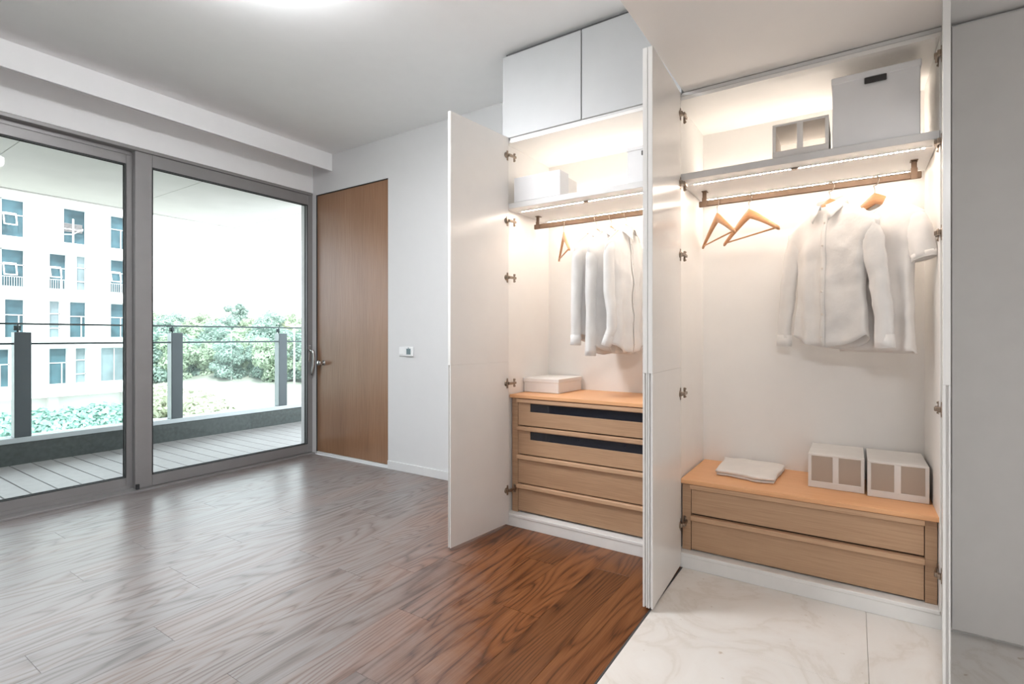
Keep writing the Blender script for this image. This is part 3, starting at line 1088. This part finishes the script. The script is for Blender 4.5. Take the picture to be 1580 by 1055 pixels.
lidded_box('storage_box.004', (-1.764, 2.805, .796), (-1.512, 3.125, .886), .026, 'box_white', 'flat white lidded box on top of the four-drawer chest')

def window_box(name, x0, x1, y0, y1, z0, z1, label, mat='fabric_white', see=False):
    c = empty(name, ((x0 + x1) / 2, (y0 + y1) / 2, z0), label=label, cat='box')
    t = .005
    m = MB()
    m.box((x0, y0 + t, z0), (x1, y1, z0 + t), .001)
    m.box((x0, y0 + t, z1 - t), (x1, y1, z1), .001)
    m.box((x0, y0 + t, z0 + t), (x0 + t, y1, z1 - t))
    m.box((x1 - t, y0 + t, z0 + t), (x1, y1, z1 - t))
    if not see: m.box((x0 + t, y1 - t, z0 + t), (x1 - t, y1, z1 - t))
    m.build('shell', mat, c)
    w, e, bt = (x1 - x0), .013, .030
    mid = (x0 + x1) / 2
    f = MB()
    f.box((x0 - .001, y0, z0), (x1 + .001, y0 + t, z0 + bt), .0015)
    f.box((x0 - .001, y0, z1 - .009), (x1 + .001, y0 + t, z1 + .001), .0015)
    f.box((x0 - .001, y0, z0 + bt), (x0 + e, y0 + t, z1 - .009), .001)
    f.box((x1 - e, y0, z0 + bt), (x1 + .001, y0 + t, z1 - .009), .001)
    f.box((mid - .012, y0, z0 + bt), (mid + .012, y0 + t, z1 - .009), .001)
    f.build('front_frame', mat, c)
    for a, b in ((x0 + e, mid - .012), (mid + .012, x1 - e)):
        tag(bx((a, y0 + .002, z0 + bt), (b, y0 + .003, z1 - .009)).build('window_film', 'film_clear' if see else 'film', c), 'clear window panel')
    return c
wg = 'white fabric boxes with two windows'
window_box('window_box', -.178, .043, 2.842, 3.135, .433, .592, 'white two-window fabric box beside the folded cloth, on the low chest')
window_box('window_box.001', .055, .272, 2.818, 3.125, .433, .592, 'white two-window fabric box at the right end of the low chest')
window_box('window_box.002', -.306, -.088, 2.622, 2.90, ZS, 2.112, 'white two-window fabric box beside the large grey box on the right shelf', see=True)

# ------------------------------------------------------------------ folded cloth on the low chest
def folded():
    px = [(215, 590), (275, 510), (340, 440), (370, 375), (460, 335), (530, 380), (600, 425), (720, 452), (870, 480), (905, 458), (1030, 455), (1100, 485), (1160, 530), (1110, 590), (1050, 650), (1010, 715), (880, 705), (740, 690), (600, 655), (480, 632), (350, 608)]
    cy_, sy_ = math.cos(YAW), math.sin(YAW)
    pts = []
    for a, b in px:
        X_, Y_ = 1080 + a * .1139, 660 + b * .1139
        u, v = (X_ - 790) / 795, -(Y_ - 519) / 795
        k = (.452 - EYE) / v
        pts.append(Vector(((u * cy_ - sy_) * k, min((u * sy_ + cy_) * k, 3.125), 0)))
    # densify
    P = []
    n = len(pts)
    for i_ in range(n):
        for s_ in range(3):
            P.append(pts[i_].lerp(pts[(i_ + 1) % n], s_ / 3))
    cen = sum(P, Vector()) / len(P)
    g = empty('folded_tee', (cen.x, cen.y, .4325), label='folded white tee shirt lying on the low chest', cat='folded shirt')
    def stack(sc0, z0, z1, seed, clip=None):
        rings = []
        for sc, zz in ((.05, 0), (.6, 0), (.97, 0.0), (1.0, .25), (1.005, .5), (1.0, .75), (.965, .96), (.85, 1.0), (.65, 1.0), (.45, 1.0), (.25, 1.0), (.05, 1.0)):
            ring = []
            for p in P:
                q = cen + (p - cen) * sc * sc0
                z = z0 + (z1 - z0) * zz
                if zz > .9:
                    z += .006 * wob(q.x, q.y, 0, 14, seed) + .003 * wob(q.x, q.y, 0, 33, seed)
                else:
                    q = q + Vector((.004 * wob(q.x, q.y, zz, 30, seed), .004 * wob(q.y, q.x, zz, 30, seed), 0))
                ring.append((q.x, q.y, z))
            rings.append(ring)
        return MB().loft(rings, cap=True)
    stack(.975, .4330, .4465, 2.0).build('lower_fold', 'tee_cotton', g)
    stack(1.0, .4480, .4650, 5.0).build('upper_fold', 'tee_cotton', g)
folded()

# ------------------------------------------------------------------ balcony
deck = tag(bx((-6.36, -4.5, -.12), (-4.63, 5.6, -.03)).build('balcony_deck', 'kerb_stone'), 'grey composite board balcony deck outside the glass door', 'deck', kind='structure')
pitch = .1475
k0 = 1.36
dm = MB().box((-.862, -.070, -.022), (.862, .070, 0), .002).mesh('deck_board', 'deck_board')
k = -32
while True:
    y = k0 + pitch * (k + .5)
    if y > 5.5: break
    if y > -3.4: piece('deck_board', dm, deck, (-5.492, y, -.006))
    k += 1
tag(bx((-6.62, -3.5, -.30), (-6.275, 5.6, .19), .004).build('balcony_kerb', 'kerb_stone', None, (-6.4, 1, 0)), 'dark stone kerb along the balcony edge', 'kerb', kind='structure')
rl = empty('balcony_railing', (-6.30, 1.4, .19), label='glass balcony railing with grey metal posts and dark rails', cat='railing')
bx((-6.45, -3.5, .19), (-6.265, 5.6, .238), .004).build('sill_rail', 'alu_pale', rl)
posts = [1.45 - 1.278 * 3, 1.45 - 1.278 * 2, 1.45 - 1.278, 1.45, 2.728, 4.006, 5.284]
for y in posts:
    p = bx((-6.375, y - .058, .238), (-6.272, y + .058, 1.19), .004).build('post', 'alu_post', rl)
    bx((-6.372, y - .0585, .24), (-6.278, y - .0582, 1.188)).build('lit_side', 'alu_pale', p)  # thin pale sheet paints the brighter side of the post
    q = MB()
    q.tube([(-6.345, y - .02, 1.19), (-6.345, y - .02, 1.262)], .008, 8)
    q.box((-6.366, y - .045, 1.205), (-6.352, y + .005, 1.25), .002)
    q.build('glass_clamp', 'rail_dark', p)
edges = [-3.5] + posts + [5.6]
for a, b in zip(edges[:-1], edges[1:]):
    if b - a < .15: continue
    bx((-6.312, a + .0585, 1.075), (-6.288, b - .0585, 1.094), .002).build('mid_rail', 'rail_dark', rl)
for a, b in zip(edges[:-1], edges[1:]):
    bx((-6.396, a + .006, .2385), (-6.384, b - .006, 1.262)).build('glass_panel', 'rail_glass', rl)
bx((-6.403, -3.5, 1.258), (-6.377, 5.6, 1.276), .002).build('top_rail', 'rail_dark', rl)
sf = tag(bx((-6.47, -3.6, 2.52), (-4.631, 5.8, 2.95)).build('balcony_soffit', 'shadow_gap'), 'white panelled balcony ceiling outside the glass door', 'soffit', kind='structure')
for k in range(8):
    y = -3.6 + k * 1.175
    bx((-6.44, y + .002, 2.508), (-4.631, y + 1.173, 2.5205), .001).build('soffit_panel', 'soffit_white', sf)
bx((-6.50, -3.6, 2.500), (-6.445, 5.8, 2.95), .002).build('edge_trim', 'soffit_white', sf)
tag(bx((-6.5, -3.8, -8), (-4.75, -3.6, 3.2)).build('balcony_wall', 'facade', None, (-5.6, -3.7, 0)), 'white end wall of the balcony', 'wall', kind='structure')

# ------------------------------------------------------------------ outside: ground, road
GZ = -7.0
tag(bx((-420, -220, GZ - .5), (-6.7, 320, GZ)).build('ground', 'earth'), 'green ground below the balcony', 'ground', kind='structure')

def at(px, d, z=0.0):
    """world point seen at image column px, at depth d in front of the camera"""
    u = (px - 790) / 795
    c, s = math.cos(YAW), math.sin(YAW)
    return Vector(((u * c - s) * d, (u * s + c) * d, z))

def ribbon(name, pts, w, z, mat, label, cat):
    m = MB()
    L, Rr = [], []
    for i_, p in enumerate(pts):
        t = (pts[min(i_ + 1, len(pts) - 1)] - pts[max(0, i_ - 1)]).normalized()
        n = Vector((-t.y, t.x, 0))
        L.append(p + n * w / 2)
        Rr.append(p - n * w / 2)
    vs = [(p.x, p.y, z) for p in L] + [(p.x, p.y, z) for p in Rr] + [(p.x, p.y, z - .3) for p in L] + [(p.x, p.y, z - .3) for p in Rr]
    n = len(pts)
    fs = []
    for i_ in range(n - 1):
        fs += [(i_, i_ + 1, n + i_ + 1, n + i_), (i_, 2 * n + i_, 2 * n + i_ + 1, i_ + 1), (n + i_, n + i_ + 1, 3 * n + i_ + 1, 3 * n + i_)]
    m.add(vs, fs)
    return tag(m.build(name, mat, None, (pts[0].x, pts[0].y, z)), label, cat, kind='structure')
road = [at(150, 100), at(235, 88), at(290, 74), at(340, 64), at(400, 57), at(470, 52), at(560, 48)]
ribbon('road', road, 9.0, GZ + .06, 'asphalt', 'pale road curving below the trees', 'road')

# hill behind the road
def hill():
    m = MB()
    rows = []
    for d, z in ((84, GZ), (95, GZ + 1.2), (110, GZ + 3.0), (130, GZ + 5.2), (160, GZ + 7.0), (220, GZ + 7.5), (230, GZ - .2)):
        rows.append([tuple(at(px, d, z + (1.0 * math.sin(px * .021 + d) if z > GZ + .5 else 0))) for px in range(120, 720, 30)])
    m.loft(rows, closed=False)
    return tag(m.build('hillside', 'earth'), 'green hillside carrying the trees', 'hill', kind='structure')
hill()

# ------------------------------------------------------------------ the white apartment building opposite
XF = -44.0
bd = empty('apartment_building', (XF, 12, GZ), label='white apartment building with recessed windows across from the balcony', cat='building')
def facade(holes, y0, y1, z0, z1, dep):
    ys = sorted({y0, y1} | {h[0] for h in holes} | {h[1] for h in holes})
    zs = sorted({z0, z1} | {h[2] for h in holes} | {h[3] for h in holes})
    m = MB()
    for a, b in zip(ys[:-1], ys[1:]):
        for c, d in zip(zs[:-1], zs[1:]):
            cy_, cz = (a + b) / 2, (c + d) / 2
            if any(h[0] < cy_ < h[1] and h[2] < cz < h[3] for h in holes): continue
            m.add([(XF, a, c), (XF, b, c), (XF, b, d), (XF, a, d)], [(0, 1, 2, 3)])
    for a, b, c, d in holes:
        q = XF - dep
        vs = [(XF, a, c), (XF, b, c), (XF, b, d), (XF, a, d), (q, a, c), (q, b, c), (q, b, d), (q, a, d)]
        m.add(vs, [(0, 4, 5, 1), (1, 5, 6, 2), (2, 6, 7, 3), (3, 7, 4, 0)])
    # the other sides of the block
    m.box((XF - 14, y0, z0), (XF - dep - .05, y1, z1))
    m.add([(XF, y1, z0), (XF - dep - .05, y1, z0), (XF - dep - .05, y1, z1), (XF, y1, z1)], [(0, 1, 2, 3)])
    m.add([(XF, y0, z1), (XF, y1, z1), (XF - dep - .05, y1, z1), (XF - dep - .05, y0, z1)], [(0, 1, 2, 3)])
    m.add([(XF, y0, z0), (XF, y1, z0), (XF - dep - .05, y1, z0), (XF - dep - .05, y0, z0)], [(3, 2, 1, 0)])
    return m
rowz = {'a': (7.44, 9.82), 'b': (4.29, 6.68), 'c': (1.05, 3.53), 'd': (-2.06, .385), 'e': (10.6, 12.9)}
cols = {'a': [(8.25, 10.30, 2), (12.19, 13.47, 3), (14.81, 15.79, 0)],
        'b': [(8.25, 10.30, 2), (11.46, 12.42, 4), (12.87, 13.47, 1), (14.81, 15.79, 4)],
        'c': [(9.33, 10.30, 0), (11.45, 12.08, 1), (12.52, 13.49, 0), (14.81, 15.78, 0)],
        'd': [(8.0, 9.60, 0), (11.45, 12.45, 0), (12.83, 13.49, 1), (14.24, 16.0, 5)],
        'e': [(8.25, 10.30, 2), (12.19, 13.47, 0), (14.81, 15.79, 0)]}
extra = [(5.6, 7.2, 0), (2.6, 4.2, 0), (-.4, 1.2, 0), (-3.4, -1.8, 0)]
holes = []
for r_, cs in cols.items():
    for (a, b, kd) in cs + extra:
        holes.append((a, b, *rowz[r_], kd))
DEP = .38
BY1 = 16.75
facade([h[:4] for h in holes], -8, BY1, -2.85, 14.0, DEP).build('wall', 'facade', bd)
for a, b, c, d, kd in holes:
    xq = XF - DEP
    fw = .06
    m = MB()
    for (p, q) in (((a, c), (a + fw, d)), ((b - fw, c), (b, d)), ((a + fw, d - fw), (b - fw, d)), ((a + fw, c), (b - fw, c + fw))):
        m.box((xq - .02, p[0], p[1]), (xq + .06, q[0], q[1]))
    h_ = d - c
    zt = c + h_ * .58
    if kd == 2:
        ym = b - (b - a) * .53
        m.box((xq - .02, ym - fw / 2, c), (xq + .06, ym + fw / 2, d))
        m.box((xq - .02, a, zt), (xq + .06, b, zt + fw))
    elif kd in (0, 4):
        m.box((xq - .02, a, zt), (xq + .06, b, zt + fw))
        ym = b - (b - a) * .27
        m.box((xq - .02, ym - fw / 2, c), (xq + .06, ym + fw / 2, zt))
    elif kd == 1:
        m.box((xq - .02, a, c + h_ * .64), (xq + .06, b, c + h_ * .64 + fw))
        m.box((xq - .02, a, c + h_ * .25), (xq + .06, b, c + h_ * .25 + fw))
    elif kd == 5:
        ym = (a + b) / 2
        m.box((xq - .02, ym - fw / 2, c), (xq + .06, ym + fw / 2, d))
    w = m.build('window', 'facade_frame', bd)
    bx((xq - .015, a + .02, c + .02), (xq + .005, b - .02, d - .02)).build('pane', 'facade_glass_pale' if kd in (1, 5) else 'facade_glass', w)
    if kd in (2, 4):      # a tilted open casement
        ya, yb = (b - (b - a) * .50, b - (b - a) * .18) if kd == 2 else (a + .05, b - (b - a) * .30)
        z0_, z1_ = c + h_ * (.30 if kd == 2 else .32), c + h_ * .64
        o_ = MB()
        o_.box((-.02, ya, z0_), (.02, ya + .07, z1_)).box((-.02, yb - .07, z0_), (.02, yb, z1_)).box((-.02, ya, z1_ - .07), (.02, yb, z1_)).box((-.02, ya, z0_), (.02, yb, z0_ + .07))
        o_.v = [(xq + .06 + x + (z1_ - z) * .35, y, z) for x, y, z in o_.v]
        o_.build('open_casement', 'pole_white', w)
    if kd in (2, 4) and c < 7:      # little guard rail
        g = MB()
        ya, yb = (b - (b - a) * .55, b + .02) if kd == 2 else (a - .05, b + .05)
        zt_ = c + .60
        g.box((XF + .01, ya, zt_), (XF + .05, yb, zt_ + .05)).box((XF + .01, ya, c - .02), (XF + .05, yb, c + .03))
        nb = int((yb - ya) / .11)
        for k in range(nb + 1):
            y = ya + (yb - ya) * k / nb
            g.box((XF + .015, y - .016, c), (XF + .045, y + .016, zt_))
        g.build('guard_rail', 'facade_railing', w)
    if kd == 3:      # louvred plant opening with a drying rack
        g = MB()
        for k in range(7):
            z = c + h_ * (.34 + k * .035)
            g.box((xq + .02, a + .05, z), (xq + .10, b - .20, z + .05))
        g.build('louvre', 'grille', w)
        g = MB()
        g.tube([(xq + .3, a + .05, c + .55), (xq + .3, a + .5, c + .62), (xq + .3, b - .22, c + 1.05)], .035, 6)
        g.tube([(xq + .3, a + .05, c + .95), (xq + .3, b - .22, c + .95)], .035, 6)
        g.box((xq + .28, a + .48, c + .05), (xq + .33, a + .56, d - h_ * .30))
        g.build('drying_rack', 'pole_white', w)
# stone cladding slabs on the lowest storey
sl = {}
for k in range(9):
    y0_ = 10.33 + k * .70
    z0_, z1_ = -2.84, -2.12
    bx((XF + .003, y0_ + .01, z0_), (XF + .035, y0_ + .69, z1_), .004).build('cladding_slab', 'facade', bd)
for y0_, y1_ in ((9.63, 10.5), (10.52, 11.42), (13.52, 14.2), (12.48, 12.8)):
    for z0_ in (-2.10, -1.25, -.40):
        bx((XF + .003, y0_ + .01, z0_ + .01), (XF + .035, y1_ - .01, z0_ + .83), .004).build('cladding_slab', 'facade', bd)
bx((XF - 12, -8, GZ), (XF - .95, BY1 - .8, -2.86)).build('base_wall', 'facade_stone', bd)
bx((XF - .9, -8, GZ), (XF - .5, BY1 - .3, -4.2), .02).build('base_parapet', 'facade_stone', bd)
for k in range(6):
    y = 16.0 - k * 4.2
    bx((XF - 1.0, y - .25, GZ), (XF - .5, y + .25, -2.86)).build('column', 'facade_stone', bd)

# ------------------------------------------------------------------ trees and bushes
def leaf_mesh(name, mat, blobs, n, size, seed):
    rs = np.random.RandomState(seed)
    vs = np.zeros((n * 4, 3))
    w = np.array([b[3] ** 2 for b in blobs]); w = w / w.sum()
    which = rs.choice(len(blobs), n, p=w)
    B = np.array([[b[0], b[1], b[2]] for b in blobs])[which]
    Rd = np.array([b[3] for b in blobs])[which]
    d = rs.normal(size=(n, 3)); d /= np.linalg.norm(d, axis=1)[:, None]
    rad = Rd * (0.72 + .34 * rs.rand(n))
    c = B + d * rad[:, None] * np.array([1, 1, .85])
    nrm = d + rs.normal(scale=.5, size=(n, 3)); nrm /= np.linalg.norm(nrm, axis=1)[:, None]
    t = np.cross(nrm, rs.normal(size=(n, 3))); t /= np.linalg.norm(t, axis=1)[:, None]
    b = np.cross(nrm, t)
    s = size * (.6 + .8 * rs.rand(n))[:, None]
    vs[0::4] = c - t * s; vs[1::4] = c - b * s * .6; vs[2::4] = c + t * s; vs[3::4] = c + b * s * .6
    fs = np.arange(n * 4).reshape(n, 4)
    me = bpy.data.meshes.new(name)
    me.from_pydata(vs.tolist(), [], fs.tolist())
    me.materials.append(MATS[mat])
    me.update()
    return me

def crown(seed, h, r, nb):
    rs = random.Random(seed)
    out = [(0, 0, h * .62, r * .62), (0, 0, h * .32, r * .6)]
    for k in range(nb):
        a = rs.uniform(0, 2 * PI)
        q = r * rs.uniform(.25, .72)
        z = h * rs.uniform(.10, .92)
        out.append((q * math.cos(a), q * math.sin(a), z, r * rs.uniform(.26, .46)))
    return out
trunk_m = {}
def trunk_mesh(h, r):
    m = MB()
    m.tube([(0, 0, -.6), (.05, .03, h * .2), (-.04, .05, h * .45), (.02, 0, h * .7)], [r, r * .8, r * .6, r * .3], 8)
    for a in (0.4, 2.2, 4.1):
        m.tube([(0, 0, h * .32), (math.cos(a) * h * .14, math.sin(a) * h * .14, h * .5), (math.cos(a) * h * .22, math.sin(a) * h * .22, h * .62)], [r * .5, r * .35, r * .15], 6)
    return m.mesh('trunk', 'bark')
protos = {}
for kd, (mat, h_, r_, nb, n_, sz, sd_) in {
        'mid': ('leaf_mid', 8.0, 3.6, 22, 7500, .26, 3),
        'blue': ('leaf_blue', 9.0, 3.8, 24, 8000, .26, 5),
        'pale': ('leaf_pale', 6.5, 3.4, 20, 7000, .24, 8),
        'tall': ('leaf_blue', 11.0, 3.0, 18, 5200, .25, 11)}.items():
    protos[kd] = (leaf_mesh('foliage', mat, crown(sd_, h_, r_, nb), n_, sz, sd_), trunk_mesh(h_, .22))

def tree(kd, px, d, z, sc, rz, label, group='trees on the slope beyond the road'):
    p = at(px, d, z)
    t = empty('tree', p, rz, label, 'tree', group)
    t.scale = (sc, sc, sc)
    for nm, me in (('foliage', protos[kd][0]), ('trunk', protos[kd][1])):
        o = bpy.data.objects.new(nm, me)
        COL.objects.link(o)
        o.parent = t
    return t
TL = {'mid': 'leafy green tree', 'blue': 'dense blue-green tree', 'pale': 'pale green rounded tree', 'tall': 'tall dark green tree'}
def hz_(d):
    tab = [(84, GZ), (95, GZ + 1.2), (110, GZ + 3.0), (130, GZ + 5.2), (160, GZ + 7.0), (230, GZ + 7.5)]
    if d <= 84: return GZ
    for (a, za), (b, zb_) in zip(tab[:-1], tab[1:]):
        if a <= d <= b: return za + (zb_ - za) * (d - a) / (b - a)
    return GZ + 7
rt = random.Random(21)
rows_t = [(92, 240, 500, 27, ['blue', 'mid', 'blue', 'mid'], .92, 'in the front row above the road'),
          (106, 228, 505, 26, ['mid', 'blue', 'pale'], 1.0, 'in the second row on the slope'),
          (124, 222, 510, 25, ['pale', 'mid', 'blue'], 1.02, 'in the third row on the slope'),
          (146, 216, 515, 23, ['pale', 'mid', 'pale'], 1.05, 'on the skyline')]
for (d, a, b, st, kinds, sc, where) in rows_t:
    x = a
    k = 0
    names = []
    n_total = int((b - a) / st) + 1
    while x < b:
        dd = d + rt.uniform(-5, 5)
        kd = kinds[k % len(kinds)]
        s_ = sc * rt.uniform(.86, 1.12)
        ordn = ['first', 'second', 'third', 'fourth', 'fifth', 'sixth', 'seventh', 'eighth', 'ninth', 'tenth', 'eleventh', 'twelfth', 'thirteenth', 'fourteenth'][min(k, 13)]
        tree(kd, x + rt.uniform(-5, 5), dd, hz_(dd) - .3, s_, rt.uniform(0, 6), '%s %s, %s from left' % (TL[kd], where, ordn))
        x += st
        k += 1
tree('tall', 362, 140, hz_(140), 1.05, 1.0, 'tall dark green tree standing above the skyline trees')

bush_me = {m_: leaf_mesh('bush', m_, [(0, 0, .7, 1.0), (.8, .3, .6, .8), (-.7, .4, .55, .75), (.2, -.7, .6, .8), (-.4, -.5, .9, .6)], 1500, .15, 30 + i_) for i_, m_ in enumerate(('leaf_pale', 'leaf_teal', 'leaf_mid'))}
def bush(mat, px, d, sc, label, group):
    o = bpy.data.objects.new('bush', bush_me[mat])
    COL.objects.link(o)
    o.location = at(px, d, GZ + .1)
    o.scale = (sc, sc, sc)
    o.rotation_euler = (0, 0, px * .37)
    return tag(o, label, 'bush', group)
ORD = ['first', 'second', 'third', 'fourth', 'fifth', 'sixth', 'seventh', 'eighth', 'ninth']
for k, (px, d, sc) in enumerate([(240, 52, 1.6), (252, 62, 1.5), (286, 56, 1.5), (300, 53, 1.7), (318, 50, 1.6), (332, 47, 1.4)]):
    bush('leaf_pale', px, d, sc, 'pale bush on the near side of the road, %s from the left' % ORD[k], 'pale bushes by the road')
bush('leaf_mid', 456, 44, 1.5, 'green bush just right of the right railing post', 'green bushes by the right railing post')
bush('leaf_mid', 470, 42, 1.4, 'green bush against the right window stile', 'green bushes by the right railing post')
tag(bx((-43.4, -8, GZ), (-36.5, 17.5, -4.95)).build('garden_terrace', 'facade_stone', None, (-40, 5, GZ)), 'pale garden terrace at the foot of the white building', 'terrace', kind='structure')
for k, (px, d, sc) in enumerate([(8, 29.5, 1.1), (30, 30.0, .9), (66, 31.0, 1.1), (88, 31.0, 1.0), (110, 32.0, 1.1), (131, 32.5, .9), (153, 33.5, 1.1), (176, 34.5, 1.0), (198, 35.5, 1.0)]):
    o = bush('leaf_teal', px, d, sc, 'blue-green bush on the garden terrace, %s from the left' % ORD[k], 'garden bushes at the foot of the building')
    o.location.z = -4.9

def street_lamp(px, d, ztop, label):
    p = at(px, d, GZ)
    s = empty('street_lamp', p, 0, label, 'street lamp')
    m = MB().tube([(p.x, p.y, GZ), (p.x, p.y, ztop)], [.12, .07], 8)
    m.build('pole', 'pole_white', s)
    m = MB()
    for sg in (-1, 1):
        m.tube([(p.x, p.y, ztop - .1), (p.x + .4 * sg * .83, p.y + .4 * sg * .55, ztop + .1)], .045, 6)
        m.box((p.x + sg * .6 - .3, p.y + sg * .4 - .2, ztop + .05), (p.x + sg * .6 + .3, p.y + sg * .4 + .2, ztop + .17), .03)
    m.build('lamp_head', 'pole_white', s)
street_lamp(357, 88, 2.1, 'white twin-headed street lamp among the trees')
street_lamp(454, 62, 2.4, 'tall white lamp pole seen beside the right railing post')
